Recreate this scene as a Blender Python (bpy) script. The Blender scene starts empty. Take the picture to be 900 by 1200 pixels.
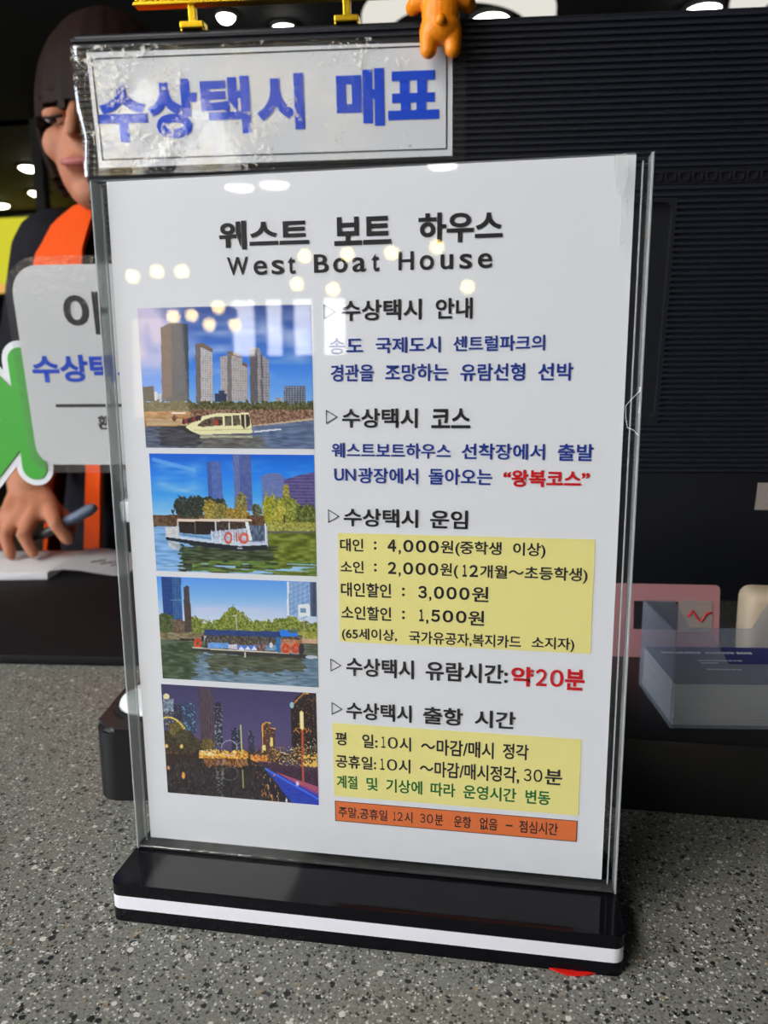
import bpy, bmesh, math, random
import numpy as np
from mathutils import Vector, Matrix

random.seed(7)
SC = bpy.context.scene
COL = SC.collection
R = math.radians

# ------------------------------------------------------------------ camera
cam_d = bpy.data.cameras.new('camera')
cam = bpy.data.objects.new('camera', cam_d)
COL.objects.link(cam)
cam_d.sensor_fit = 'VERTICAL'
cam_d.sensor_height = 36.0
cam_d.lens = 887.0 * 36.0 / 1200.0
cam_d.clip_start = 0.02
cam_d.clip_end = 60
CAMR = Matrix(((0.98723736, -0.02089989, 0.1578784),
               (0.15908745, 0.17498698, -0.97163303),
               (-0.00731964, 0.9843489, 0.1760786)))
cam.matrix_world = Matrix.Translation((0.16501452, -0.30847851, 0.23968917)) @ CAMR.to_4x4()
cam_d.dof.use_dof = True
cam_d.dof.focus_distance = 0.345
cam_d.dof.aperture_fstop = 12.5
SC.camera = cam

# ------------------------------------------------------------------ world, exposure
w = bpy.data.worlds.new('world')
SC.world = w
w.use_nodes = True
w.node_tree.nodes['Background'].inputs[0].default_value = (0.75, 0.85, 1.0, 1)
w.node_tree.nodes['Background'].inputs[1].default_value = 0.05
SC.view_settings.view_transform = 'Standard'
SC.view_settings.look = 'None'
SC.view_settings.gamma = 1.0
SC.view_settings.exposure = 0.06
SC.view_settings.use_curve_mapping = False
SC.cycles.transparent_max_bounces = 32
SC.cycles.max_bounces = 10
SC.cycles.caustics_reflective = False
SC.cycles.caustics_refractive = False
SC.cycles.sample_clamp_indirect = 4.0

WINDOW_LEFT = 15.5     # daylight seen through the big window on the left
WINDOW_BACK = 8.5     # daylight through the small panes far behind the camera
FILL_PANEL = 28.0            # added fill panels at the ceiling, unseen, brightening sign and counter
BULB = 18.0


def lin(c):
    c = np.asarray(c, float) / 255.0
    return np.where(c <= 0.04045, c / 12.92, ((c + 0.055) / 1.055) ** 2.4)


def L(r, g, b):
    v = lin((r, g, b))
    return (float(v[0]), float(v[1]), float(v[2]), 1.0)


# ------------------------------------------------------------------ materials
def mat(name, col=(0.5, 0.5, 0.5, 1), rough=0.5, metal=0.0, spec=0.5, emit=None, strength=0.0, bump=None, var=None, coat=0.0):
    m = bpy.data.materials.new(name)
    m.use_nodes = True
    nt = m.node_tree
    b = nt.nodes['Principled BSDF']
    b.inputs['Base Color'].default_value = col
    b.inputs['Roughness'].default_value = rough
    b.inputs['Metallic'].default_value = metal
    b.inputs['Specular IOR Level'].default_value = spec
    b.inputs['Coat Weight'].default_value = coat
    if emit:
        b.inputs['Emission Color'].default_value = emit
        b.inputs['Emission Strength'].default_value = strength
    if bump or var:
        tc = nt.nodes.new('ShaderNodeTexCoord')
    if bump:
        sc, st = bump
        n = nt.nodes.new('ShaderNodeTexNoise')
        n.inputs['Scale'].default_value = sc
        n.inputs['Detail'].default_value = 4
        nt.links.new(tc.outputs['Object'], n.inputs['Vector'])
        bp = nt.nodes.new('ShaderNodeBump')
        bp.inputs['Strength'].default_value = st
        bp.inputs['Distance'].default_value = 0.002
        nt.links.new(n.outputs['Fac'], bp.inputs['Height'])
        nt.links.new(bp.outputs['Normal'], b.inputs['Normal'])
    if var:
        sc, col2 = var
        n = nt.nodes.new('ShaderNodeTexNoise')
        n.inputs['Scale'].default_value = sc
        n.inputs['Detail'].default_value = 3
        nt.links.new(tc.outputs['Object'], n.inputs['Vector'])
        mx = nt.nodes.new('ShaderNodeMix')
        mx.data_type = 'RGBA'
        mx.inputs[6].default_value = col
        mx.inputs[7].default_value = col2
        nt.links.new(n.outputs['Fac'], mx.inputs[0])
        nt.links.new(mx.outputs[2], b.inputs['Base Color'])
    return m


def clear_mat(name, tint=(1, 1, 1, 1), rough=0.02, haze=0.0, haze_col=(0.8, 0.82, 0.84, 1), bump=None, gain=0.96, base=0.04):
    """thin clear plastic: transparent + mirror by Schlick's law, a little white haze"""
    m = bpy.data.materials.new(name)
    m.use_nodes = True
    nt = m.node_tree
    nt.nodes.clear()
    out = nt.nodes.new('ShaderNodeOutputMaterial')
    tr = nt.nodes.new('ShaderNodeBsdfTransparent')
    tr.inputs[0].default_value = tint
    gl = nt.nodes.new('ShaderNodeBsdfGlossy')
    gl.inputs['Roughness'].default_value = rough
    df = nt.nodes.new('ShaderNodeBsdfDiffuse')
    df.inputs[0].default_value = haze_col
    lw = nt.nodes.new('ShaderNodeLayerWeight')
    lw.inputs['Blend'].default_value = 0.5
    p = nt.nodes.new('ShaderNodeMath'); p.operation = 'POWER'; p.inputs[1].default_value = 5.0
    ml = nt.nodes.new('ShaderNodeMath'); ml.operation = 'MULTIPLY_ADD'
    ml.inputs[1].default_value = gain; ml.inputs[2].default_value = base
    nt.links.new(lw.outputs['Facing'], p.inputs[0])
    nt.links.new(p.outputs[0], ml.inputs[0])
    hz = nt.nodes.new('ShaderNodeMixShader'); hz.inputs[0].default_value = haze
    nt.links.new(tr.outputs[0], hz.inputs[1]); nt.links.new(df.outputs[0], hz.inputs[2])
    mx = nt.nodes.new('ShaderNodeMixShader')
    nt.links.new(ml.outputs[0], mx.inputs[0])
    nt.links.new(hz.outputs[0], mx.inputs[1]); nt.links.new(gl.outputs[0], mx.inputs[2])
    nt.links.new(mx.outputs[0], out.inputs[0])
    if bump:
        tc = nt.nodes.new('ShaderNodeTexCoord')
        n = nt.nodes.new('ShaderNodeTexNoise')
        n.inputs['Scale'].default_value = bump[0]; n.inputs['Detail'].default_value = 5
        nt.links.new(tc.outputs['Object'], n.inputs['Vector'])
        bp = nt.nodes.new('ShaderNodeBump')
        bp.inputs['Strength'].default_value = bump[1]; bp.inputs['Distance'].default_value = bump[2]
        nt.links.new(n.outputs['Fac'], bp.inputs['Height'])
        nt.links.new(bp.outputs['Normal'], gl.inputs['Normal'])
    return m


def painted_glare(m):
    """cream glare painted into the laminating film as milky blisters, thinning out towards the right end"""
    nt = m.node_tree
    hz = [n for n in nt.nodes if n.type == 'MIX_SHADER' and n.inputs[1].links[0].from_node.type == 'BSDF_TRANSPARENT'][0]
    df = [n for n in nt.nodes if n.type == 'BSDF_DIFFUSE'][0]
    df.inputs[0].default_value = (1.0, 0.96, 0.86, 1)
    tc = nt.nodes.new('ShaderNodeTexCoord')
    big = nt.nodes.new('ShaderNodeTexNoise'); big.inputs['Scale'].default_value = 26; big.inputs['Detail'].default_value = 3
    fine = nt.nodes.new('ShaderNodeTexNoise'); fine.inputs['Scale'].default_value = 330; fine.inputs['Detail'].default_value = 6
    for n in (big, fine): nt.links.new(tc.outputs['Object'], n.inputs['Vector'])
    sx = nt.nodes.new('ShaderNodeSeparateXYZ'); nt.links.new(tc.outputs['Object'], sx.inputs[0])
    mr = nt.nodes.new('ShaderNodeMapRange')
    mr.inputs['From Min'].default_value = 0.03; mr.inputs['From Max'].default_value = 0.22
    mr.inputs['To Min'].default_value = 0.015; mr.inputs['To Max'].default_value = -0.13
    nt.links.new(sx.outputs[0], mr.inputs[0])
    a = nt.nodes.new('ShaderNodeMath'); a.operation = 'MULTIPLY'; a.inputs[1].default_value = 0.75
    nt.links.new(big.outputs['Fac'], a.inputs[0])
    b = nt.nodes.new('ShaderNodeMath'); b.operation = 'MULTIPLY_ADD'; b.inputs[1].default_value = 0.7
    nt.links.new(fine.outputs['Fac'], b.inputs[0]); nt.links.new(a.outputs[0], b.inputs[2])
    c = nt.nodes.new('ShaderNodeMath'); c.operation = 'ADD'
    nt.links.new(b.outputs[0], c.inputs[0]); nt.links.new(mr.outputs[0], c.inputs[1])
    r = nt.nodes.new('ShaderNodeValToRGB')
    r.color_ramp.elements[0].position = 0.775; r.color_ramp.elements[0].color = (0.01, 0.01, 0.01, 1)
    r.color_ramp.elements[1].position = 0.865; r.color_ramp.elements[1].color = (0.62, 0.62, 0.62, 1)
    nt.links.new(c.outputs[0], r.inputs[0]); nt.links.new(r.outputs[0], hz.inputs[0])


def stone_mat():
    """grey engineered stone with dark, white and tan chips"""
    m = bpy.data.materials.new('speckled_stone')
    m.use_nodes = True
    nt = m.node_tree
    b = nt.nodes['Principled BSDF']
    b.inputs['Roughness'].default_value = 0.42
    b.inputs['Specular IOR Level'].default_value = 0.35
    tc = nt.nodes.new('ShaderNodeTexCoord')
    def noise(scale, detail=3):
        n = nt.nodes.new('ShaderNodeTexNoise')
        n.inputs['Scale'].default_value = scale
        n.inputs['Detail'].default_value = detail
        nt.links.new(tc.outputs['Object'], n.inputs['Vector'])
        return n
    wn = noise(500, 2)
    wm = nt.nodes.new('ShaderNodeMixRGB'); wm.blend_type = 'LINEAR_LIGHT'; wm.inputs[0].default_value = 0.0009
    nt.links.new(tc.outputs['Object'], wm.inputs[1]); nt.links.new(wn.outputs['Color'], wm.inputs[2])
    base = nt.nodes.new('ShaderNodeValToRGB')
    base.color_ramp.elements[0].position = 0.3; base.color_ramp.elements[0].color = L(98, 99, 95)
    base.color_ramp.elements[1].position = 0.7; base.color_ramp.elements[1].color = L(140, 140, 131)
    nt.links.new(noise(700, 4).outputs['Fac'], base.inputs[0])
    cur = base.outputs[0]
    # scale of cells, share of cells that hold a chip, chip radius, colour
    for scale, share, rad, colr in ((430, 0.26, 0.40, L(58, 58, 58)), (560, 0.24, 0.34, L(172, 170, 162)), (300, 0.25, 0.36, L(24, 24, 27)),
                                    (270, 0.085, 0.34, L(206, 205, 197)), (330, 0.05, 0.32, L(150, 132, 106)),
                                    (850, 0.26, 0.42, L(26, 26, 28)), (800, 0.20, 0.42, L(206, 206, 200))):
        v = nt.nodes.new('ShaderNodeTexVoronoi')
        v.inputs['Scale'].default_value = scale
        nt.links.new(wm.outputs[0], v.inputs['Vector'])
        sp = nt.nodes.new('ShaderNodeSeparateColor')
        nt.links.new(v.outputs['Color'], sp.inputs[0])
        pick = nt.nodes.new('ShaderNodeMath'); pick.operation = 'LESS_THAN'; pick.inputs[1].default_value = share
        nt.links.new(sp.outputs[0], pick.inputs[0])
        rr = nt.nodes.new('ShaderNodeMath'); rr.operation = 'MULTIPLY_ADD'; rr.inputs[1].default_value = rad * 0.8; rr.inputs[2].default_value = rad * 0.5
        nt.links.new(sp.outputs[1], rr.inputs[0])
        ins = nt.nodes.new('ShaderNodeMath'); ins.operation = 'LESS_THAN'
        nt.links.new(v.outputs['Distance'], ins.inputs[0]); nt.links.new(rr.outputs[0], ins.inputs[1])
        both = nt.nodes.new('ShaderNodeMath'); both.operation = 'MULTIPLY'
        nt.links.new(pick.outputs[0], both.inputs[0]); nt.links.new(ins.outputs[0], both.inputs[1])
        mx = nt.nodes.new('ShaderNodeMix'); mx.data_type = 'RGBA'
        nt.links.new(both.outputs[0], mx.inputs[0]); nt.links.new(cur, mx.inputs[6]); mx.inputs[7].default_value = colr
        cur = mx.outputs[2]
    nt.links.new(cur, b.inputs['Base Color'])
    return m


def vcol_mat():
    m = bpy.data.materials.new('photo_print')
    m.use_nodes = True
    nt = m.node_tree
    a = nt.nodes.new('ShaderNodeVertexColor'); a.layer_name = 'ink'
    nt.links.new(a.outputs[0], nt.nodes['Principled BSDF'].inputs['Base Color'])
    nt.nodes['Principled BSDF'].inputs['Roughness'].default_value = 0.5
    nt.nodes['Principled BSDF'].inputs['Specular IOR Level'].default_value = 0.2
    return m


def glow(name, col, strength):
    m = bpy.data.materials.new(name)
    m.use_nodes = True
    nt = m.node_tree
    nt.nodes.clear()
    o = nt.nodes.new('ShaderNodeOutputMaterial'); e = nt.nodes.new('ShaderNodeEmission')
    e.inputs[0].default_value = col; e.inputs[1].default_value = strength
    nt.links.new(e.outputs[0], o.inputs[0])
    return m


def gold_glitter():
    m = mat('gold_glitter', L(235, 190, 30), 0.25, 1.0)
    nt = m.node_tree
    b = nt.nodes['Principled BSDF']
    tc = nt.nodes.new('ShaderNodeTexCoord')
    v = nt.nodes.new('ShaderNodeTexVoronoi'); v.inputs['Scale'].default_value = 620
    nt.links.new(tc.outputs['Object'], v.inputs['Vector'])
    bp = nt.nodes.new('ShaderNodeBump'); bp.inputs['Strength'].default_value = 1.0; bp.inputs['Distance'].default_value = 0.001
    nt.links.new(v.outputs['Color'], bp.inputs['Height']); nt.links.new(bp.outputs[0], b.inputs['Normal'])
    rp = nt.nodes.new('ShaderNodeValToRGB')
    rp.color_ramp.elements[0].position = 0.25; rp.color_ramp.elements[0].color = L(120, 84, 8)
    rp.color_ramp.elements[1].position = 0.6; rp.color_ramp.elements[1].color = L(255, 222, 60)
    sp = nt.nodes.new('ShaderNodeSeparateColor')
    nt.links.new(v.outputs['Color'], sp.inputs[0]); nt.links.new(sp.outputs[1], rp.inputs[0]); nt.links.new(rp.outputs[0], b.inputs['Base Color'])
    return m


M = {}
M['stone'] = stone_mat()
M['paper'] = mat('white_paper', (0.80, 0.81, 0.83, 1), 0.6, spec=0.2)
M['ink_black'] = mat('ink_black', L(38, 36, 38), 0.6, spec=0.2)
M['ink_blue'] = mat('ink_blue', L(28, 55, 140), 0.6, spec=0.2)
M['ink_red'] = mat('ink_red', L(205, 18, 28), 0.6, spec=0.2)
M['ink_green'] = mat('ink_green', L(20, 110, 50), 0.6, spec=0.2)
M['ink_yellow'] = mat('ink_yellow', L(243, 232, 146), 0.6, spec=0.2)
M['ink_orange'] = mat('ink_orange', L(232, 118, 62), 0.6, spec=0.2)
M['sign_blue'] = mat('sign_blue', L(10, 75, 215), 0.6, spec=0.2)
M['print'] = vcol_mat()
M['acrylic'] = clear_mat('clear_acrylic')
M['acrylic_edge'] = clear_mat('acrylic_edge', (0.86, 0.88, 0.88, 1), 0.10, 0.34, (0.85, 0.87, 0.86, 1), (160, 0.8, 0.0006))
M['acrylic_foot'] = clear_mat('acrylic_foot', (0.40, 0.42, 0.41, 1), 0.12, 0.05, (0.8, 0.8, 0.78, 1), (160, 0.8, 0.0006))
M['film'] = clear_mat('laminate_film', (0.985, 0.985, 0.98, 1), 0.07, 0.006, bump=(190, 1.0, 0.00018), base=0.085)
painted_glare(M['film'])  # the sign's cream glare goes into the film colour
M['film_flat'] = clear_mat('laminate_film_flat', (0.985, 0.985, 0.98, 1), 0.06, 0.012, bump=(170, 1.0, 0.00030), base=0.075)
M['tape'] = clear_mat('clear_tape', (0.95, 0.95, 0.93, 1), 0.2, 0.22)
M['crack'] = mat('crack_white', (0.75, 0.76, 0.76, 1), 0.4)
M['base_black'] = mat('gloss_black_acrylic', (0.005, 0.005, 0.007, 1), 0.05, spec=0.16)
M['base_white'] = mat('white_acrylic', (0.82, 0.81, 0.86, 1), 0.25)
M['mon'] = mat('ribbed_black_plastic', L(30, 32, 40), 0.40, spec=0.45)
M['mon_smooth'] = mat('smooth_black_plastic', L(27, 28, 33), 0.38, spec=0.4)
M['dark'] = mat('black_plastic', L(18, 18, 20), 0.4, spec=0.4, bump=(300, 0.1))
M['slot'] = mat('vent_dark', L(8, 8, 9), 0.7)
M['pad'] = mat('black_leatherette', L(27, 27, 29), 0.6, spec=0.15, bump=(900, 0.35))
M['gold'] = mat('gold_metal', L(250, 208, 50), 0.28, 1.0)
M['goldg'] = gold_glitter()
M['toy'] = mat('orange_vinyl', L(244, 138, 10), 0.42, spec=0.4)
M['toyred'] = mat('red_vinyl', L(205, 50, 20), 0.45)
M['green'] = mat('green_print', L(70, 168, 55), 0.45)
M['skin'] = mat('skin', L(178, 120, 90), 0.6, spec=0.3, var=(14, L(176, 114, 86)))
M['lip'] = mat('lips', L(170, 90, 85), 0.5)
M['eye'] = mat('eye_white', L(220, 215, 210), 0.3)
M['iris'] = mat('iris', L(35, 25, 20), 0.2)
M['hair'] = mat('dark_brown_hair', L(42, 24, 17), 0.65, spec=0.15, var=(60, L(24, 15, 12)))
M['vest'] = mat('orange_vest_cloth', L(222, 78, 12), 0.8, spec=0.2, bump=(60, 0.5))
M['shirt'] = mat('black_shirt_cloth', L(20, 20, 25), 0.85, spec=0.15, bump=(60, 0.5), var=(25, L(28, 27, 34)))
M['trouser'] = mat('dark_trousers', L(28, 28, 34), 0.9)
M['pen'] = mat('pen_barrel', L(22, 23, 26), 0.35)
M['pencap'] = mat('pen_end_grey_blue', L(82, 92, 112), 0.35)
M['box'] = clear_mat('frosted_clear_plastic', (0.88, 0.90, 0.94, 1), 0.12, 0.16, (0.72, 0.77, 0.88, 1))
M['card_white'] = mat('card_edges', L(232, 226, 214), 0.7)
M['card_blue'] = mat('card_navy', L(22, 38, 110), 0.5)
M['ink_white'] = mat('card_white_print', L(225, 228, 235), 0.6)
M['pink'] = mat('pink_card', L(176, 122, 124), 0.6)
M['beige'] = mat('beige_plastic', L(190, 172, 146), 0.5)
M['white_plastic'] = mat('white_plastic', L(228, 232, 232), 0.35, coat=0.3)
M['plate'] = mat('faded_label', L(150, 138, 130), 0.6)
M['redtape'] = mat('red_foil', L(215, 30, 22), 0.35, bump=(120, 0.8))
M['wall'] = mat('dark_wall_paint', L(70, 66, 60), 0.8, var=(2, L(60, 56, 50)))
M['wall_front'] = mat('warm_wall_paint', L(78, 72, 64), 0.8, var=(2, L(66, 61, 55)))
M['ceil'] = mat('black_ceiling_paint', L(34, 33, 33), 0.8, var=(3, L(28, 27, 27)))
M['ceil_grey'] = mat('grey_ceiling_paint', L(70, 67, 62), 0.8, var=(3, L(60, 58, 54)))
M['floor'] = mat('grey_floor_tile', L(110, 106, 100), 0.5, var=(3, L(95, 92, 88)))
M['frame'] = mat('dark_window_frame', L(45, 44, 44), 0.5)
M['trim'] = mat('beige_trim', L(215, 190, 150), 0.6)
M['day_left'] = glow('daylight_left', (0.86, 0.94, 1.06, 1), WINDOW_LEFT)
M['day_back'] = glow('daylight_back', (1.0, 0.99, 0.96, 1), WINDOW_BACK)
M['panel'] = glow('added_fill_panel', (1.0, 0.97, 0.93, 1), FILL_PANEL)
M['bulb'] = glow('warm_bulb', (1.0, 0.74, 0.26, 1), BULB)
M['spot'] = glow('downlight_lens', (1.0, 0.90, 0.70, 1), 14.0)
M['spot_white'] = glow('downlight_lens_white', (1.0, 0.97, 0.92, 1), 22.0)
M['ring'] = glow('ring_lamp_diffuser', (1.0, 0.97, 0.88, 1), 0.75)
M['shade'] = glow('added_warm_glow', (1.0, 0.78, 0.55, 1), 2.2)
M['menu'] = glow('menu_lightbox', (0.85, 0.80, 0.05, 1), 0.75)
M['menu2'] = glow('menu_lightbox_warm', (1.0, 0.55, 0.15, 1), 0.8)


# ------------------------------------------------------------------ object helpers
def link(name, me, parent=None, m=None):
    o = bpy.data.objects.new(name, me)
    COL.objects.link(o)
    if parent:
        o.parent = parent
    if m is not None and me is not None:
        me.materials.append(m)
    return o


def smooth(me, angle=40):
    me.shade_smooth()
    try:
        me.set_sharp_from_angle(angle=R(angle))
    except Exception:
        pass


def done(name, bm, m=None, parent=None, sm=None):
    me = bpy.data.meshes.new(name)
    bmesh.ops.recalc_face_normals(bm, faces=bm.faces)
    bm.to_mesh(me)
    bm.free()
    if sm:
        smooth(me, sm)
    return link(name, me, parent, m)


def empty(name, loc=(0, 0, 0), rot=(0, 0, 0)):
    o = bpy.data.objects.new(name, None)
    COL.objects.link(o)
    o.location = loc
    o.rotation_euler = rot
    o.empty_display_size = 0.02
    return o


def tag(o, label, cat, group=None):
    o['label'] = label
    o['category'] = cat
    if group:
        o['group'] = group
    return o


def struct(o):
    o['kind'] = 'structure'
    return o


def box(bm, c, s, bev=0.0, seg=2, rot=None):
    r = bmesh.ops.create_cube(bm, size=1.0)
    vs = r['verts']
    bmesh.ops.scale(bm, vec=s, verts=vs)
    if bev > 0:
        es = list({e for v in vs for e in v.link_edges})
        rb = bmesh.ops.bevel(bm, geom=es, offset=bev, segments=seg, profile=0.5, affect='EDGES')
        vs = list({v for v in rb['verts']} | {v for v in vs if v.is_valid})
        seen = set(vs); st = list(vs)
        while st:
            v = st.pop()
            for e in v.link_edges:
                o2 = e.other_vert(v)
                if o2 not in seen:
                    seen.add(o2); st.append(o2)
        vs = list(seen)
    if rot is not None:
        bmesh.ops.rotate(bm, cent=(0, 0, 0), matrix=rot, verts=vs)
    bmesh.ops.translate(bm, vec=c, verts=vs)
    return vs


def rrect(w, h, r, n=8, cx=0.0, cy=0.0):
    if not isinstance(r, (tuple, list)):
        r = (r,) * 4                      # BL BR TR TL
    pts = []
    for (sx, sy, a0, rr) in ((-1, -1, 180, r[0]), (1, -1, 270, r[1]), (1, 1, 0, r[2]), (-1, 1, 90, r[3])):
        x0 = cx + sx * (w / 2 - rr); y0 = cy + sy * (h / 2 - rr)
        for i in range(n + 1):
            a = R(a0 + 90 * i / n)
            pts.append((x0 + rr * math.cos(a), y0 + rr * math.sin(a)))
    return pts


def prism(bm, pts, d0, d1, axis='y'):
    """extrude outline pts between depths d0 and d1; axis y: pts are (x,z); axis z: pts are (x,y)"""
    f = (lambda p, d: (p[0], d, p[1])) if axis == 'y' else (lambda p, d: (p[0], p[1], d))
    a = [bm.verts.new(f(p, d0)) for p in pts]
    b = [bm.verts.new(f(p, d1)) for p in pts]
    n = len(pts)
    bm.faces.new(a)
    bm.faces.new(b[::-1])
    for i in range(n):
        bm.faces.new((a[i], b[i], b[(i + 1) % n], a[(i + 1) % n]))
    return a + b


def frame_prism(bm, outer, inner, d0, d1, axis='y'):
    """ring between two outlines with the same number of points"""
    f = (lambda p, d: (p[0], d, p[1])) if axis == 'y' else (lambda p, d: (p[0], p[1], d))
    n = len(outer)
    o0 = [bm.verts.new(f(p, d0)) for p in outer]; o1 = [bm.verts.new(f(p, d1)) for p in outer]
    i0 = [bm.verts.new(f(p, d0)) for p in inner]; i1 = [bm.verts.new(f(p, d1)) for p in inner]
    for k in range(n):
        j = (k + 1) % n
        bm.faces.new((o0[k], o0[j], i0[j], i0[k])); bm.faces.new((o1[k], i1[k], i1[j], o1[j]))
        bm.faces.new((o0[k], o1[k], o1[j], o0[j])); bm.faces.new((i0[k], i0[j], i1[j], i1[k]))


def tube(bm, pts, rad, seg=14, caps=True):
    pts = [Vector(p) for p in pts]
    if not isinstance(rad, (list, tuple)):
        rad = [rad] * len(pts)
    if caps:                                   # rounded ends
        d0 = (pts[0] - pts[1]).normalized(); d1 = (pts[-1] - pts[-2]).normalized()
        P = []; Q = []
        for a in (80, 55, 28):
            P.append(pts[0] + d0 * rad[0] * math.sin(R(a))); Q.append(rad[0] * math.cos(R(a)))
        P += pts; Q += list(rad)
        for a in (28, 55, 80):
            P.append(pts[-1] + d1 * rad[-1] * math.sin(R(a))); Q.append(rad[-1] * math.cos(R(a)))
        pts, rad = P, Q
    rings = []
    t0 = (pts[1] - pts[0]).normalized()
    u = t0.orthogonal().normalized()
    for i, p in enumerate(pts):
        if i == 0: t = t0
        elif i == len(pts) - 1: t = (pts[i] - pts[i - 1]).normalized()
        else: t = ((pts[i + 1] - pts[i]).normalized() + (pts[i] - pts[i - 1]).normalized()).normalized()
        u = (u - t * u.dot(t)).normalized()
        v = t.cross(u)
        rings.append([bm.verts.new(p + (u * math.cos(2 * math.pi * k / seg) + v * math.sin(2 * math.pi * k / seg)) * rad[i]) for k in range(seg)])
    for a, b in zip(rings, rings[1:]):
        for k in range(seg):
            bm.faces.new((a[k], a[(k + 1) % seg], b[(k + 1) % seg], b[k]))
    bm.faces.new(rings[0][::-1]); bm.faces.new(rings[-1])


def loft(bm, rings, seg=28):
    """rings: (cx, cy, cz, rx, ry) horizontal ellipses"""
    rs = []
    for cx, cy, cz, rx, ry in rings:
        rs.append([bm.verts.new((cx + rx * math.cos(2 * math.pi * k / seg), cy + ry * math.sin(2 * math.pi * k / seg), cz)) for k in range(seg)])
    for a, b in zip(rs, rs[1:]):
        for k in range(seg):
            bm.faces.new((a[k], a[(k + 1) % seg], b[(k + 1) % seg], b[k]))
    bm.faces.new(rs[0][::-1]); bm.faces.new(rs[-1])


def ball(bm, c, r, u=20, v=14, rot=None):
    if not isinstance(r, (tuple, list)):
        r = (r, r, r)
    vs = bmesh.ops.create_uvsphere(bm, u_segments=u, v_segments=v, radius=1.0)['verts']
    bmesh.ops.scale(bm, vec=r, verts=vs)
    if rot is not None:
        bmesh.ops.rotate(bm, cent=(0, 0, 0), matrix=rot, verts=vs)
    bmesh.ops.translate(bm, vec=c, verts=vs)
    return vs


def disc(bm, c, r, h, seg=32, axis='z', r2=None):
    r2 = r if r2 is None else r2
    rot = Matrix.Identity(4) if axis == 'z' else Matrix.Rotation(R(90), 4, 'X')
    vs = bmesh.ops.create_cone(bm, cap_ends=True, segments=seg, radius1=r, radius2=r2, depth=h)['verts']
    bmesh.ops.rotate(bm, cent=(0, 0, 0), matrix=rot, verts=vs)
    bmesh.ops.translate(bm, vec=c, verts=vs)


def lathe(bm, prof, c=(0, 0, 0), seg=32):
    rs = [[bm.verts.new((c[0] + r * math.cos(2 * math.pi * k / seg), c[1] + r * math.sin(2 * math.pi * k / seg), c[2] + z)) for k in range(seg)] for r, z in prof]
    for a, b in zip(rs, rs[1:]):
        for k in range(seg):
            bm.faces.new((a[k], a[(k + 1) % seg], b[(k + 1) % seg], b[k]))
    bm.faces.new(rs[0][::-1]); bm.faces.new(rs[-1])


def remeshed(name, bm, m, parent, voxel, sm_iter=4):
    """fuse overlapping closed pieces into one continuous skin"""
    me = bpy.data.meshes.new('raw')
    bmesh.ops.recalc_face_normals(bm, faces=bm.faces)
    bm.to_mesh(me); bm.free()
    t = bpy.data.objects.new('raw', me)
    COL.objects.link(t)
    r = t.modifiers.new('r', 'REMESH'); r.mode = 'VOXEL'; r.voxel_size = voxel
    s = t.modifiers.new('s', 'SMOOTH'); s.iterations = sm_iter; s.factor = 0.5
    dg = bpy.context.evaluated_depsgraph_get(); dg.update()
    out = bpy.data.meshes.new_from_object(t.evaluated_get(dg))
    bpy.data.objects.remove(t); bpy.data.meshes.remove(me)
    out.name = name
    out.shade_smooth()
    return link(name, out, parent, m)


def lettering(parts, name, m, parent, y, label=None):
    """flat printed lettering; parts: (text, x0, x1, z0, z1, embolden) with ink extents in metres in the parent's x-z plane at depth y"""
    bm = bmesh.new()
    for body, x0, x1, z0, z1, off in parts:
        c = bpy.data.curves.new('t', 'FONT')
        c.body = body
        c.size = 1.0
        c.offset = off
        c.space_word = 1.75
        c.resolution_u = 4
        t = bpy.data.objects.new('t', c)
        COL.objects.link(t)
        dg = bpy.context.evaluated_depsgraph_get(); dg.update()
        me = bpy.data.meshes.new_from_object(t.evaluated_get(dg))
        co = np.zeros(len(me.vertices) * 3); me.vertices.foreach_get('co', co); co = co.reshape(-1, 3)
        lo, hi = co.min(0), co.max(0)
        X = x0 + (co[:, 0] - lo[0]) / (hi[0] - lo[0]) * (x1 - x0)
        Z = z0 + (co[:, 1] - lo[1]) / (hi[1] - lo[1]) * (z1 - z0)
        new = np.stack([X, np.full_like(X, y), Z], 1)
        me.vertices.foreach_set('co', new.ravel())
        bm.from_mesh(me)
        bpy.data.objects.remove(t); bpy.data.curves.remove(c); bpy.data.meshes.remove(me)
    me = bpy.data.meshes.new(name)
    for f in bm.faces:
        if f.normal.y > 0:
            f.normal_flip()
    bm.to_mesh(me); bm.free()
    o = link(name, me, parent, m)
    if label:
        o['label'] = label
    return o


# ================================================================== ROOM (counter top is z = 0, floor 0.95 below)
FZ, CZ = -0.95, 1.75
XL, XR, YB, YF = -4.6, 4.2, 6.5, -5.5


def slab(name, c, s, m):
    bm = bmesh.new(); box(bm, c, s)
    return struct(done(name, bm, m))


slab('floor', ((XL + XR) / 2, (YB + YF) / 2, FZ - 0.05), (XR - XL + 0.4, YB - YF + 0.4, 0.1), M['floor'])
bm = bmesh.new()
box(bm, ((XL + XR) / 2, (4.1 + YF) / 2, CZ + 0.05), (XR - XL + 0.4, 4.1 - YF + 0.2, 0.1))
struct(done('ceiling', bm, M['ceil']))
bm = bmesh.new()
box(bm, ((XL + XR) / 2, 5.35, CZ + 0.05), (XR - XL + 0.4, 2.5, 0.1))
struct(done('ceiling_far', bm, M['ceil_grey']))
slab('wall_back', ((XL + XR) / 2, YB + 0.05, (FZ + CZ) / 2), (XR - XL + 0.2, 0.1, CZ - FZ), M['wall'])
slab('wall_right', (XR + 0.05, (YB + YF) / 2, (FZ + CZ) / 2), (0.1, YB - YF + 0.2, CZ - FZ), M['wall'])
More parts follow.
